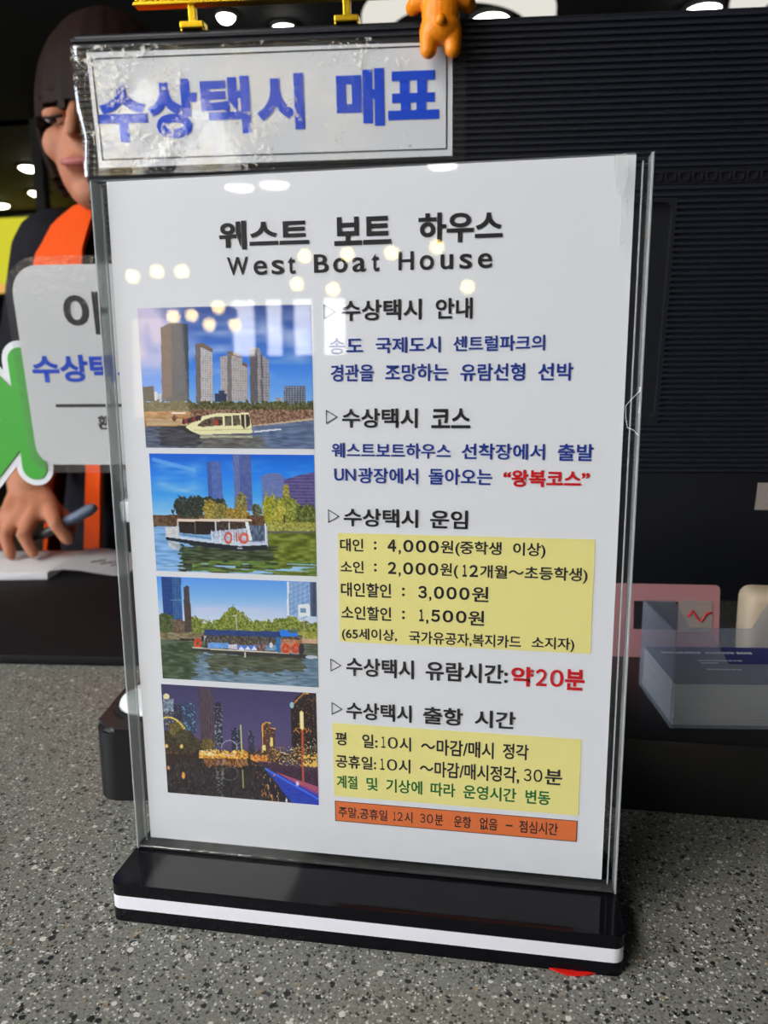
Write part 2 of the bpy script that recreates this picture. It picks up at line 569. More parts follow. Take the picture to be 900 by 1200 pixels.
# left wall with a long window on the customers' side
bm = bmesh.new()
for y0, y1, z0, z1 in ((YF, -4.9, FZ, CZ), (-1.1, YB, FZ, CZ), (-4.9, -1.1, FZ, -0.35), (-4.9, -1.1, 1.55, CZ)):
    box(bm, (XL - 0.05, (y0 + y1) / 2, (z0 + z1) / 2), (0.1, y1 - y0, z1 - z0))
struct(done('wall_left', bm, M['wall_front']))
wl = struct(empty('window_1', (XL, -3.0, 0.6)))
bm = bmesh.new()
for k in range(5):
    box(bm, (-0.02, -1.9 + k * 0.95, 0), (0.06, 0.05, 1.9), 0.004)
for z in (-0.95, 0.95):
    box(bm, (-0.02, 0, z), (0.06, 3.85, 0.05), 0.004)
done('window_frame', bm, M['frame'], wl)
for k in range(4):
    bm = bmesh.new(); box(bm, (-0.05, -1.425 + k * 0.95, 0), (0.01, 0.93, 1.87))
    done('window_pane', bm, M['day_left'], wl)
# wall behind the customers with a row of small bright panes
bm = bmesh.new()
for x0, x1, z0, z1 in ((XL, -2.05, FZ, CZ), (-1.0, XR, FZ, CZ), (-2.05, -1.0, FZ, 0.38), (-2.05, -1.0, 0.86, CZ)):
    box(bm, ((x0 + x1) / 2, YF - 0.05, (z0 + z1) / 2), (x1 - x0, 0.1, z1 - z0))
struct(done('wall_front', bm, M['wall_front']))
wf = struct(empty('window_2', (-1.525, YF, 0.62)))
bm = bmesh.new()
for x in (-0.5, -0.22, 0.0, 0.24, 0.5):
    box(bm, (x, -0.03, 0), (0.09, 0.05, 0.48), 0.004)
for z in (-0.225, 0.225):
    box(bm, (0, -0.03, z), (1.05, 0.05, 0.03), 0.004)
done('window_frame', bm, M['frame'], wf)
for x0, x1, z0, z1 in ((-0.455, -0.265, -0.21, 0.21), (-0.175, -0.045, -0.21, 0.21), (0.045, 0.195, -0.21, 0.21), (0.285, 0.455, -0.21, 0.21)):
    bm = bmesh.new(); box(bm, ((x0 + x1) / 2, -0.06, (z0 + z1) / 2), (x1 - x0, 0.01, z1 - z0))
    done('window_pane', bm, M['day_back'], wf)
# beige cornice band along the back wall and a slim post
slab('trim_1', (-2.2, YB - 0.03, 1.60), (4.6, 0.06, 0.09), M['trim'])
slab('trim_2', (-2.62, 4.12, 0.4), (0.06, 0.06, 2.7), M['ceil_grey'])

# ceiling lights --------------------------------------------------------
def downlight(x, y, m, r, label, group=None, drop=0.0):
    e = tag(empty('downlight', (x, y, CZ - drop)), label, 'ceiling light', group)
    bm = bmesh.new()
    lathe(bm, [(r * 1.25, 0.0), (r * 1.25, -0.012), (r * 1.02, -0.016), (r * 1.0, -0.002)])
    done('trim_ring', bm, M['ceil_grey'], e, 30)
    bm = bmesh.new(); lathe(bm, [(r * 0.99, -0.004), (r * 0.9, -0.02), (r * 0.6, -0.032), (0.002, -0.036)])
    done('lens', bm, m, e, 60)
    return e


GD = 'round downlights in the ceiling of the far room'
downlight(-3.02, 4.80, M['spot'], 0.055, 'round downlight of the far ceiling, upper right of the small cluster left of the head', GD)
downlight(-3.27, 5.02, M['spot'], 0.075, 'round downlight of the far ceiling, upper left of the small cluster left of the head', GD)
downlight(-3.66, 5.72, M['spot'], 0.08, 'round downlight of the far ceiling, lowest one left of the head', GD)
downlight(-4.25, 6.05, M['spot'], 0.08, 'round downlight of the far ceiling cut by the left picture edge', GD)
downlight(-1.04, 3.05, M['spot_white'], 0.038, 'white round ceiling lamp between the two golden feet, nearer the left foot')
downlight(-0.83, 3.20, M['spot_white'], 0.05, 'white round ceiling lamp between the two golden feet, nearer the right foot')
downlight(0.062, 3.28, M['spot_white'], 0.075, 'white round ceiling lamp just right of the orange toy')
downlight(0.94, 3.35, M['spot_white'], 0.07, 'brightest round ceiling lamp at the top right beside the cut-off ring')
for x, z in ((-1.69, 1.545), (-1.44, 1.550), (-0.29, 1.620)):
    e = downlight(x, -5.0, M['spot_white'], 0.10, 'round can downlight over the customers side behind the viewer', 'can downlights behind the viewer', CZ - z)
    bm = bmesh.new(); disc(bm, (0, 0, (CZ - z) / 2 + 0.0005), 0.10, CZ - z); done('can_body', bm, M['ceil_grey'], e, 40)


def ring_lamp(x, y, z, r, label):
    e = tag(empty('ring_lamp', (x, y, z)), label, 'lamp', None)
    bm = bmesh.new()
    n = 64
    o = [(r * math.cos(2 * math.pi * k / n), r * math.sin(2 * math.pi * k / n)) for k in range(n)]
    i = [(p[0] * 0.74, p[1] * 0.74) for p in o]
    frame_prism(bm, o, i, -0.03, 0.03, 'z')
    done('ring_diffuser', bm, M['ring'], e, 30)
    bm = bmesh.new(); tube(bm, [(r * 0.87, 0, 0.03), (0, 0, CZ - z)], 0.003, 6, False); tube(bm, [(-r * 0.87, 0, 0.03), (0, 0, CZ - z)], 0.003, 6, False)
    done('suspension_wire', bm, M['dark'], e)
    return e


ring_lamp(-0.03, 2.55, 1.42, 0.33, 'round white ring lamp hanging behind the orange toy')
ring_lamp(1.19, 2.55, 1.42, 0.33, 'round white ring lamp cut by the right picture edge')

# added square fill lights over the customers, unseen (above what the sign mirrors)
for x, y in ((-0.9, -1.0), (-2.3, -0.9), (-0.9, -2.2), (-2.3, -2.2)):
    e = tag(empty('added_fill_panel', (x, y, CZ)), 'added unseen square fill light over the customers side', 'ceiling light', 'added fill lights')
    bm = bmesh.new(); frame_prism(bm, rrect(0.62, 0.62, 0.01, 2), rrect(0.57, 0.57, 0.005, 2), -0.02, 0, 'z')
    done('panel_frame', bm, M['frame'], e)
    bm = bmesh.new(); box(bm, (0, 0, -0.008), (0.57, 0.57, 0.01)); done('diffuser', bm, M['panel'], e)


def pendant(x, y, z, r=0.036):
    e = tag(empty('pendant_bulb', (x, y, z)), 'warm round bulb hanging on a black cord behind the viewer', 'lamp', 'warm pendant bulbs behind the viewer')
    bm = bmesh.new(); ball(bm, (0, 0, 0), r); done('bulb', bm, M['bulb'], e, 60)
    bm = bmesh.new(); lathe(bm, [(0.012, r * 0.8), (0.018, r + 0.012), (0.016, r + 0.05), (0.004, r + 0.06)], seg=16); done('socket', bm, M['dark'], e, 40)
    bm = bmesh.new(); tube(bm, [(0, 0, r + 0.05), (0, 0, CZ - z)], 0.0025, 6, False); done('cord', bm, M['dark'], e)


for x, z in ((-1.706, .846), (-1.86, .850), (-2.013, .826), (-1.774, .594), (-1.660, .60), (-1.555, .545), (-1.495, .640), (-1.400, .539),
             (-.974, .908), (-.730, .910), (-.4805, .911), (-.231, .934), (-1.023, .758), (-.816, .724), (-.062, .719)):
    pendant(x, -4.0, z, 0.036)

# yellow menu light box at the far left
e = tag(empty('menu_lightbox', (-4.15, 6.38, 1.36)), 'glowing yellow light box on the far wall at the left edge', 'lit sign')
bm = bmesh.new(); box(bm, (0, 0, 0), (1.0, 0.1, 0.74), 0.01); done('box_frame', bm, M['frame'], e)
bm = bmesh.new(); box(bm, (-0.02, -0.052, 0), (0.9, 0.012, 0.66)); done('lit_face', bm, M['menu'], e)
bm = bmesh.new(); box(bm, (0.18, -0.062, 0.24), (0.44, 0.012, 0.12)); done('lit_stripe', bm, M['menu2'], e)
bm = bmesh.new(); box(bm, (-0.1, -0.062, -0.29), (0.7, 0.012, 0.08)); done('lit_stripe', bm, M['menu2'], e)
# added lamp behind the viewer, put in for a warm reflection in the sign
fl = tag(empty('added_glow_lamp', (-2.02, -4.3, FZ)), 'added unseen floor lamp for a warm glow, behind the viewer', 'lamp')
bm = bmesh.new(); lathe(bm, [(0.15, 0.0), (0.15, 0.02), (0.02, 0.035), (0.012, 0.05), (0.012, 0.95)], seg=24); done('pole', bm, M['dark'], fl, 40)
bm = bmesh.new(); lathe(bm, [(0.17, 0.95), (0.15, 1.55)], seg=32); done('lamp_shade', bm, M['shade'], fl, 40)

# ================================================================== COUNTER
ct = tag(empty('service_counter', (0, 0, 0)), 'grey speckled stone counter carrying the sign stand and monitor', 'counter')
bm = bmesh.new(); box(bm, (0.1, 0.145, -0.02), (2.6, 0.95, 0.04), 0.004); done('worktop', bm, M['stone'], ct)
bm = bmesh.new(); box(bm, (0.1, 0.06, -0.495), (2.5, 0.64, 0.91), 0.003); done('counter_front', bm, M['wall'], ct)

# black desk board on the staff side
bm = bmesh.new(); box(bm, (-0.49, 0.432, 0.0045), (0.86, 0.355, 0.009), 0.002)
bmesh.ops.rotate(bm, cent=(-0.15, 0.255, 0), matrix=Matrix.Rotation(R(5), 3, 'Z'), verts=bm.verts)
db = tag(done('desk_board', bm, M['pad'], None, 40), 'flat black desk board under the open notebook', 'desk pad')

# ================================================================== ACRYLIC SIGN STAND
st = tag(empty('sign_stand', (0.105, 0.0, 0.0)), 'clear acrylic T-shaped sign stand with black and white layered base', 'sign stand')
SX = -0.105
bm = bmesh.new()
outl = lambda r: rrect(0.2225, 0.058, r, 6, 0.0002, 0.0)
prism(bm, outl(0.0045), 0.0, 0.0062, 'z'); done('base_bottom_layer', bm, M['base_black'], st, 30)
bm = bmesh.new(); prism(bm, outl(0.0047), 0.0062, 0.0125, 'z'); done('base_stripe', bm, M['base_white'], st, 30)['label'] = 'white middle layer of the base'
bm = bmesh.new()
vs = prism(bm, outl(0.0045), 0.0125, 0.0185, 'z')
te = [e_ for e_ in bm.edges if all(abs(v.co.z - 0.0185) < 1e-6 for v in e_.verts)]
bmesh.ops.bevel(bm, geom=te, offset=0.0005, segments=2, affect='EDGES')
done('base_top_layer', bm, M['base_black'], st, 30)
# panel: x -0.005..0.2155, z 0.0187..0.3195 ; front sheet, back sheet, closed edge strips
px0, px1, pz0, pz1 = -0.0050 + SX, 0.2155 + SX, 0.0187, 0.3193
bm = bmesh.new(); box(bm, ((px0 + px1) / 2, -0.0022, (pz0 + pz1) / 2), (px1 - px0, 0.0028, pz1 - pz0), 0.0003, 1)
done('front_sheet', bm, M['acrylic'], st)
bm = bmesh.new(); box(bm, ((px0 + px1) / 2, 0.0022, (pz0 + pz1) / 2), (px1 - px0, 0.0028, pz1 - pz0), 0.0003, 1)
done('back_sheet', bm, M['acrylic'], st)
for xx in (px0, px1):
    s_ = 1 if xx == px0 else -1
    bm = bmesh.new()
    box(bm, (xx + s_ * 0.0001, 0, (pz0 + pz1) / 2), (0.0009, 0.0076, pz1 - pz0), 0.0002, 1)
    box(bm, (xx + s_ * 0.0030, 0.0002, (pz0 + pz1) / 2), (0.0006, 0.0012, pz1 - pz0 - 0.004), 0.0002, 1)
    done('panel_edge', bm, M['acrylic_edge'], st)
bm = bmesh.new()
box(bm, ((px0 + px1) / 2, 0, pz0 + 0.0011), (px1 - px0, 0.0078, 0.0012), 0.0003, 1)
done('panel_foot', bm, M['acrylic_foot'], st)
# crack across the right edge and an old piece of tape
bm = bmesh.new()
for pl in ([(0.2150, 0.2337), (0.2118, 0.2302), (0.2100, 0.2280)], [(0.2100, 0.2280), (0.2102, 0.2235), (0.2110, 0.2196)], [(0.2110, 0.2196), (0.2133, 0.2187), (0.2153, 0.2165)]):
    tube(bm, [(x + SX, -0.0037, z + 0.0) for x, z in pl], 0.00010, 6, False)
box(bm, (0.2153 + SX, -0.0025, 0.2342), (0.0007, 0.0026, 0.0022), 0.0003)
box(bm, (0.2154 + SX, -0.0025, 0.2262), (0.0008, 0.0026, 0.0026), 0.0003)
done('edge_crack', bm, M['crack'], st)
bm = bmesh.new()
prism(bm, [(0.2018 + SX, 0.3188), (0.2062 + SX, 0.3190), (0.2072 + SX, 0.3130), (0.2052 + SX, 0.3040), (0.2034 + SX, 0.3052), (0.2026 + SX, 0.3100)], -0.00385, -0.00365)
prism(bm, [(0.2050 + SX, 0.3040), (0.2070 + SX, 0.3030), (0.2064 + SX, 0.2880), (0.2050 + SX, 0.2860)], -0.00382, -0.00362)
done('clear_tape', bm, M['tape'], st)['label'] = 'torn piece of clear tape on the upper right corner'

# ------------------------------------------------------------------ notice sheet (paper bottom-left is its origin)
sh = tag(empty('notice_sheet', (0, 0, 0.0225)), 'white A4 fare notice with four boat photos inside the clear stand', 'notice')
bm = bmesh.new(); box(bm, (0.105, 0.0003, 0.1485), (0.210, 0.0002, 0.297)); done('paper', bm, M['paper'], sh)
mm = 0.001
YT = -0.00008


def rows(name, m, lst, label=None, y=YT):
    lettering([(t, a * mm, b * mm, c * mm, d * mm, o) for t, a, b, c, d, o in lst], name, m, sh, y, label)


B0, B1, B2 = 0.024, 0.032, 0.020
rows('title_lettering', M['ink_black'], [('웨스트', 47.6, 85.3, 268.4, 279.6, B1), ('보트', 95.6, 118.6, 268.6, 279.4, B1), ('하우스', 129.3, 161.8, 268.2, 279.6, B1)])
CAPH, XH = (258.5, 265.6), (258.3, 264.0)
rows('subtitle_lettering', M['ink_black'], [(c, a, b, (CAPH if c in 'WBH' else XH)[0], (265.2 if c == 't' else (CAPH if c in 'WBH' else XH)[1]), .014) for c, a, b in
     (('W', 50.6, 59.6), ('e', 61.8, 67.5), ('s', 69.4, 74.7), ('t', 76.3, 79.4), ('B', 87.1, 93.1), ('o', 95.0, 100.7), ('a', 102.8, 108.4), ('t', 110.7, 113.7),
      ('H', 121.4, 127.4), ('o', 129.8, 135.4), ('u', 138.0, 142.9), ('s', 145.4, 150.3), ('e', 152.5, 158.1))])


def dig(t, x0, x1, z0, z1, off=0.034):
    """numerals set wide apart, each in a cell of its own, as on the notice"""
    wd = {'0': 29, '1': 12, ',': 6}
    tot = sum(wd.get(c, 25) for c in t) + 7 * (len(t) - 1)
    k = (x1 - x0) / tot
    out = []; x = x0
    for c in t:
        w_ = wd.get(c, 25) * k
        c_ = c; c = chr(ord(c) + 0xFEE0) if c.isdigit() else c
        if c == ',': out.append((c, x, x + w_, z0 - 0.22 * (z1 - z0), z0 + 0.17 * (z1 - z0), off))
        else: out.append((c, x, x + w_, z0, z1, off))
        x += w_ + 7 * k
    return out


HD = [('수상택시', '안내', 98.0, 130.6, 136.2, 150.7, 239.4, 247.5), ('수상택시', '코스', 97.6, 129.0, 134.6, 150.4, 196.4, 204.4), ('수상택시', '운임', 97.6, 129.2, 134.3, 149.9, 154.8, 162.6),
      ('수상택시', '출항 시간', 97.3, 126.4, 131.5, 171.4, 67.5, 75.6)]
for a, b, x0, x1, x2, x3, z0, z1 in HD:
    rows('heading_lettering', M['ink_black'], [(a, x0, x1, z0, z1, B0), (b, x2, x3, z0, z1, B0)])
rows('heading_lettering', M['ink_black'], [('수상택시', 97.6, 127.4, 87.8, 96.4, B0), ('유람시간:', 132.6, 167.6, 87.8, 96.6, B0)])
rows('route_lettering', M['ink_blue'], [('송도', 92.5, 106.8, 226.3, 232.8, B2), ('국제도시', 112.0, 133.6 + 4.6, 226.5, 232.8, B2), ('센트럴파크의', 143.2, 179.0, 226.8, 232.8, B2)])
rows('route_lettering', M['ink_blue'], [('경관을', 93.1, 111.0, 215.3, 222.2, B2), ('조망하는', 115.8, 141.4, 215.3, 222.2, B2), ('유람선형', 146.2, 171.6, 215.2, 222.1, B2), ('선박', 176.6, 190.2, 215.1, 222.0, B2)])
rows('route_lettering', M['ink_blue'], [('웨스트보트하우스', 92.9, 142.6, 183.9, 190.2, B2), ('선착장에서', 147.0, 180.2, 183.8, 190.3, B2), ('출발', 185.2, 199.2, 183.6, 190.4, B2)])
rows('route_lettering', M['ink_blue'], [('UN', 93.8, 103.0, 174.2, 179.4, B2), ('광장에서', 104.0, 129.2, 173.3, 179.9, B2), ('돌아오는', 133.6, 159.6, 173.2, 180.0, B2)])
rows('route_lettering_red', M['ink_red'], [('“왕복코스”', 164.0, 198.0, 172.8, 179.8, B1)], 'red quoted words of the route text')
rows('fare_lettering', M['ink_black'], [('대인', 95.8, 105.9, 143.9, 149.5, B2), (':', 110.4, 111.6, 145.0, 148.6, B2), *dig('4,000', 116.3, 138.0, 144.3, 149.6), ('원(중학생', 138.8, 163.9, 143.3, 149.8, B2), ('이상)', 168.6, 181.7, 143.3, 149.8, B2)])
rows('fare_lettering', M['ink_black'], [('소인', 95.8, 105.9, 134.5, 139.8, B2), (':', 110.4, 111.6, 135.4, 139.0, B2), *dig('2,000', 116.3, 137.8, 134.6, 139.9), ('원(', 138.6, 146.2, 133.6, 140.1, B2), *dig('12', 148.0, 154.4, 134.5, 139.7), ('개월～초등학생)', 155.2, 198.8, 133.3, 139.9, B2)])
rows('fare_lettering', M['ink_black'], [('대인할인', 95.8, 117.7, 123.9, 130.3, B2), (':', 122.4, 123.6, 125.0, 128.8, B2), *dig('3,000', 129.3, 151.0, 124.4, 129.9), ('원', 152.0, 158.9, 123.8, 130.4, B2)])
rows('fare_lettering', M['ink_black'], [('소인할인', 95.9, 117.7, 113.7, 119.9, B2), (':', 122.4, 123.6, 114.8, 118.6, B2), *dig('1,500', 129.8, 149.9, 114.2, 119.6), ('원', 150.6, 157.3, 113.4, 119.9, B2)])
rows('fare_lettering', M['ink_black'], [('(65세이상,', 95.9, 120.2, 103.9, 109.9, B2), ('국가유공자,복지카드', 125.4, 172.8, 103.9, 109.8, B2), ('소지자)', 177.2, 194.6, 103.7, 109.8, B2)])
rows('duration_lettering', M['ink_red'], [('약', 169.0, 178.2, 87.4, 96.2, B1), *dig('20', 178.8 + 0.4, 190.6, 88.0, 95.6, .022), ('분', 191.3, 199.3, 86.9, 96.2, B1)], 'red bold duration words')
rows('hours_lettering', M['ink_black'], [('평', 92.1, 97.1, 54.6, 60.9, B2), ('일:', 104.3, 111.2, 54.2, 60.8, B2), *dig('10', 112.9, 120.3, 54.8, 60.2, .01), ('시', 121.0, 126.2, 53.9, 60.6, B2), ('～마감/매시', 130.6, 162.3, 53.2, 60.8, B2), ('정각', 166.2, 177.2, 53.7, 61.0, B2)])
rows('hours_lettering', M['ink_black'], [('공휴일:', 92.0, 110.5, 43.7, 50.1, B2), *dig('10', 112.3, 120.0, 44.2, 49.6, .01), ('시', 120.6, 125.9, 43.4, 50.0, B2), ('～마감/매시정각,', 130.1, 173.5, 42.3, 50.2, B2), *dig('30', 175.4, 183.3, 44.0, 49.8, .01), ('분', 184.4, 191.7, 43.2, 50.4, B2)])
rows('hours_lettering_green', M['ink_green'], [('계절', 92.3, 101.8, 33.7, 40.1, B2), ('및', 106.0, 111.2, 33.7, 40.1, B2), ('기상에', 114.9, 131.2, 33.6, 40.1, B2), ('따라', 134.9, 145.9, 33.6, 40.1, B2), ('운영시간', 149.4, 172.4, 33.5, 40.1, B2), ('변동', 176.4, 186.9, 33.4, 40.1, B2)], 'green line about changing hours')
rows('lunch_lettering', M['ink_black'], [('주말,공휴일', 92.8, 115.4, 19.0, 24.6, .014), *dig('12', 118.1, 122.4, 19.9, 24.2, .012), ('시', 123.2, 126.8, 19.2, 24.7, .014), *dig('30', 130.2, 136.1, 20.0, 24.4, .012), ('분', 136.9, 140.6, 19.3, 24.9, .014), ('운항', 145.4, 153.0, 19.2, 24.9, .014), ('없음', 156.8, 164.6, 19.2, 25.0, .014), ('-', 168.2, 171.2, 21.8, 22.5, .01), ('점심시간', 174.0, 190.6, 19.3, 25.2, .014)])
# small outlined triangles
for x0, z0 in ((90.7, 240.2), (90.8, 197.9), (90.8, 156.0), (90.5, 89.3), (90.6, 68.9)):
    bm = bmesh.new()
    o = [(x0 * mm, z0 * mm), ((x0 + 5.0) * mm, (z0 + 3.0) * mm), (x0 * mm, (z0 + 6.0) * mm)]
    cx_ = sum(p[0] for p in o) / 3; cz_ = sum(p[1] for p in o) / 3
    i_ = [(cx_ + (p[0] - cx_) * 0.80, cz_ + (p[1] - cz_) * 0.80) for p in o]
    frame_prism(bm, o, i_, YT, YT + 0.00002)
    done('triangle_bullet', bm, M['ink_black'], sh)
for nm, q, mk in (('fare_highlight', (94.9, 103.3, 201.2, 151.8), 'ink_yellow'), ('hours_highlight', (90.9, 29.6, 199.1, 65.0), 'ink_yellow')):
    bm = bmesh.new(); box(bm, ((q[0] + q[2]) / 2 * mm, 0.0001, (q[1] + q[3]) / 2 * mm), ((q[2] - q[0]) * mm, 0.0001, (q[3] - q[1]) * mm)); done(nm, bm, M[mk], sh)
bm = bmesh.new(); box(bm, (145.0 * mm, 0.00012, 22.1 * mm), (107.4 * mm, 0.0001, 9.9 * mm)); lb = done('lunch_banner', bm, M['ink_orange'], sh); lb['label'] = 'orange strip with thin dark outline'
bm = bmesh.new(); frame_prism(bm, rrect(0.1076, 0.0101, 0.0001, 1, 0.145, 0.0221), rrect(0.1070, 0.0095, 0.0001, 1, 0.145, 0.0221), 0.00002, 0.00006); done('banner_outline', bm, M['ink_black'], lb)


# ------------------------------------------------------------------ printed photos: a small painter on a vertex grid
class Painter:
    def __init__(s, quad, nx, nz, seed):
        s.rng = np.random.RandomState(seed)
        u, v = np.meshgrid(np.linspace(0, 1, nx), np.linspace(0, 1, nz))      # v downwards
        tl, tr, br, bl = [np.array(p, float) for p in quad]
        s.X = (1 - v) * ((1 - u) * tl[0] + u * tr[0]) + v * ((1 - u) * bl[0] + u * br[0])
        s.Y = (1 - v) * ((1 - u) * tl[1] + u * tr[1]) + v * ((1 - u) * bl[1] + u * br[1])
        s.C = np.zeros((nz, nx, 3))
        s.nx, s.nz = nx, nz

    def noise(s, cell):
        if not isinstance(cell, tuple): cell = (cell, cell)
        gx, gz = int(s.nx / cell[0]) + 3, int(s.nz / cell[1]) + 3
        g = s.rng.rand(gz, gx)
        xs, zs = np.arange(s.nx) / cell[0], np.arange(s.nz) / cell[1]
        xi, zi = xs.astype(int), zs.astype(int)
        fx, fz = (xs - xi)[None, :], (zs - zi)[:, None]
        a = g[np.ix_(zi, xi)]; b = g[np.ix_(zi, xi + 1)]; c = g[np.ix_(zi + 1, xi)]; d = g[np.ix_(zi + 1, xi + 1)]
        return (a * (1 - fx) + b * fx) * (1 - fz) + (c * (1 - fx) + d * fx) * fz - 0.5

    def grad(s, stops):
        ys = [p[0] for p in stops]
        for k in range(3):
            s.C[..., k] = np.interp(s.Y, ys, [p[1][k] for p in stops])

    def inside(s, pts):
        r = np.zeros(s.X.shape, bool)
        n = len(pts)
        for i in range(n):
            (x1, y1), (x2, y2) = pts[i], pts[(i + 1) % n]
            if y1 == y2: continue
            c = ((y1 > s.Y) != (y2 > s.Y)) & (s.X < (x2 - x1) * (s.Y - y1) / (y2 - y1) + x1)
            r ^= c
        return r

    def put(s, mask, col, nz=0, cell=2, alpha=1.0):
        c = np.array(col, float)[None, None, :] * np.ones_like(s.C)
        if nz: c = c + (s.noise(cell) * 2 * nz)[..., None]
        a = (mask.astype(float) * alpha)[..., None]
        s.C = s.C * (1 - a) + c * a

    def poly(s, pts, col, nz=0, cell=2, alpha=1.0):
        s.put(s.inside(pts), col, nz, cell, alpha)

    def rect(s, x0, y0, x1, y1, col, nz=0, cell=2, alpha=1.0):
        s.put((s.X >= x0) & (s.X <= x1) & (s.Y >= y0) & (s.Y <= y1), col, nz, cell, alpha)

    def ell(s, cx, cy, rx, ry, col, nz=0, cell=2, rag=0.0, ring=None, alpha=1.0):
        d = ((s.X - cx) / rx) ** 2 + ((s.Y - cy) / ry) ** 2
        if rag: d = d + s.noise(4) * rag + s.noise(2) * rag * .7
        m = d < 1
        if ring: m &= d > ring
        s.put(m, col, nz, cell, alpha)

    def line(s, x1, y1, x2, y2, wd, col, alpha=1.0):
        dx, dy = x2 - x1, y2 - y1
        t = np.clip(((s.X - x1) * dx + (s.Y - y1) * dy) / (dx * dx + dy * dy), 0, 1)
        s.put(np.hypot(s.X - x1 - t * dx, s.Y - y1 - t * dy) < wd / 2, col, alpha=alpha)

    def hlines(s, pts, step, wd, col, alpha=0.6, ph=0):
        s.put(s.inside(pts) & (((s.Y + ph) % step) < wd), col, alpha=alpha)

    def vlines(s, pts, step, wd, col, alpha=0.6):
        s.put(s.inside(pts) & ((s.X % step) < wd), col, alpha=alpha)

    def dots(s, pts, prob, col, cell=2, alpha=1.0):
        g = s.noise(cell) + 0.5
        s.put(s.inside(pts) & (g > 1 - prob), col, alpha=alpha)

    def soft(s, pts, f):
        x0, x1 = min(q[0] for q in pts), max(q[0] for q in pts); y0, y1 = min(q[1] for q in pts), max(q[1] for q in pts)
        d = np.minimum(np.minimum(s.X - x0, x1 - s.X), np.minimum(s.Y - y0, y1 - s.Y))
        return np.clip(d / f, 0, 1)

    def clouds(s, pts, col, amt, cell=(24, 7), f=70):
        n = np.clip(s.noise(cell) * 1.4 + s.noise((cell[0] / 3, cell[1] / 2)) * .7 + .25, 0, 1) * amt
        s.put(s.inside(pts), col, alpha=np.clip(n * s.soft(pts, f), 0, 1))


def photo(p, x0, z0, x1, z1, label):
    nx, nz = p.nx, p.nz
    xs = np.linspace(x0, x1, nx) * mm; zs = np.linspace(z1, z0, nz) * mm
    XX, ZZ = np.meshgrid(xs, zs)
    co = np.stack([XX, np.full_like(XX, 0.0001), ZZ], -1).reshape(-1, 3)
    idx = np.arange(nx * nz).reshape(nz, nx)
    f = np.stack([idx[:-1, :-1], idx[1:, :-1], idx[1:, 1:], idx[:-1, 1:]], -1).reshape(-1, 4)
    me = bpy.data.meshes.new('boat_photo')
    me.vertices.add(len(co)); me.vertices.foreach_set('co', co.ravel())
    me.loops.add(f.size); me.loops.foreach_set('vertex_index', f.ravel())
    me.polygons.add(len(f)); me.polygons.foreach_set('loop_start', np.arange(0, f.size, 4))
    me.update(calc_edges=True)
    a = me.color_attributes.new('ink', 'FLOAT_COLOR', 'POINT')
    c = np.clip(lin(np.clip(p.C, 0, 255)) * 1.12, 0, 0.9).reshape(-1, 3)
    a.data.foreach_set('color', np.concatenate([c, np.ones((len(c), 1))], 1).astype(np.float32).ravel())
    o = link('boat_photo', me, sh, M['print'])
    o['label'] = label
    return o


NX = 250
# --- 1: cream boat before the towers
p = Painter(((42, 80), (820, 65), (838, 713), (80, 708)), NX, 200, 1)
p.grad([(60, (58, 78, 140)), (200, (62, 105, 190)), (340, (60, 130, 225)), (500, (120, 175, 235)), (720, (120, 175, 235))])
p.clouds([(40, 60), (840, 60), (840, 420), (40, 420)], (185, 195, 225), 0.75, (60, 12))
p.clouds([(-60, -60), (260, -60), (260, 400), (-60, 400)], (205, 195, 220), 1.5, (40, 40), 120)
def tower(p, pts, col, side=None, sidecol=None, v=9, h=11, dark=(70, 70, 80)):
    p.poly(pts, col, 10, (3, 3))
    if side: p.poly(side, sidecol, 8, (2, 6))
    if v: p.vlines(pts, v, v * .35, dark, 0.35)
    if h: p.hlines(pts, h, h * .4, dark, 0.35)
tower(p, [(150, 165), (200, 140), (275, 150), (280, 495), (155, 495)], (66, 78, 92), [(150, 165), (198, 142), (200, 470), (157, 495)], (112, 92, 84), 0, 9, (40, 45, 52))
p.poly([(200, 360), (275, 330), (280, 495), (205, 495)], (50, 66, 84), 12, (4, 2))
tower(p, [(310, 240), (335, 236), (385, 262), (390, 500), (312, 500)], (196, 190, 188), [(308, 240), (330, 236), (334, 500), (312, 500)], (112, 100, 96), 11, 10, (120, 115, 120))
p.poly([(310, 238), (340, 232), (386, 258), (386, 275), (335, 252), (310, 258)], (120, 100, 88))
tower(p, [(420, 295), (450, 290), (455, 268), (515, 290), (520, 318), (543, 330), (545, 495), (425, 495)], (186, 178, 176), [(452, 272), (470, 268), (474, 495), (455, 495)], (120, 112, 112), 10, 9, (110, 105, 110))
p.poly([(455, 268), (500, 276), (516, 292), (514, 302), (455, 282)], (122, 104, 96)); p.poly([(518, 315), (543, 328), (543, 345), (518, 330)], (110, 95, 90))
tower(p, [(552, 260), (575, 250), (594, 256), (612, 292), (638, 308), (640, 495), (555, 500)], (160, 155, 158), [(552, 260), (585, 262), (590, 500), (556, 500)], (96, 92, 98), 13, 12, (90, 86, 94))
p.line(606, 285, 608, 495, 6, (84, 82, 92))
tower(p, [(705, 427), (797, 424), (800, 512), (703, 510)], (76, 84, 104), None, None, 12, 10, (190, 190, 195))
tower(p, [(66, 428), (116, 426), (122, 494), (70, 494)], (62, 66, 62), None, None, 0, 8, (40, 40, 40)); p.rect(120, 450, 135, 494, (200, 205, 210), 14); p.rect(136, 460, 152, 494, (170, 182, 195), 14)
p.rect(396, 458, 450, 496, (44, 58, 84), 8); p.rect(415, 446, 440, 460, (50, 62, 84)); p.rect(664, 476, 700, 512, (150, 155, 165), 20); p.rect(806, 494, 832, 518, (60, 82, 130))
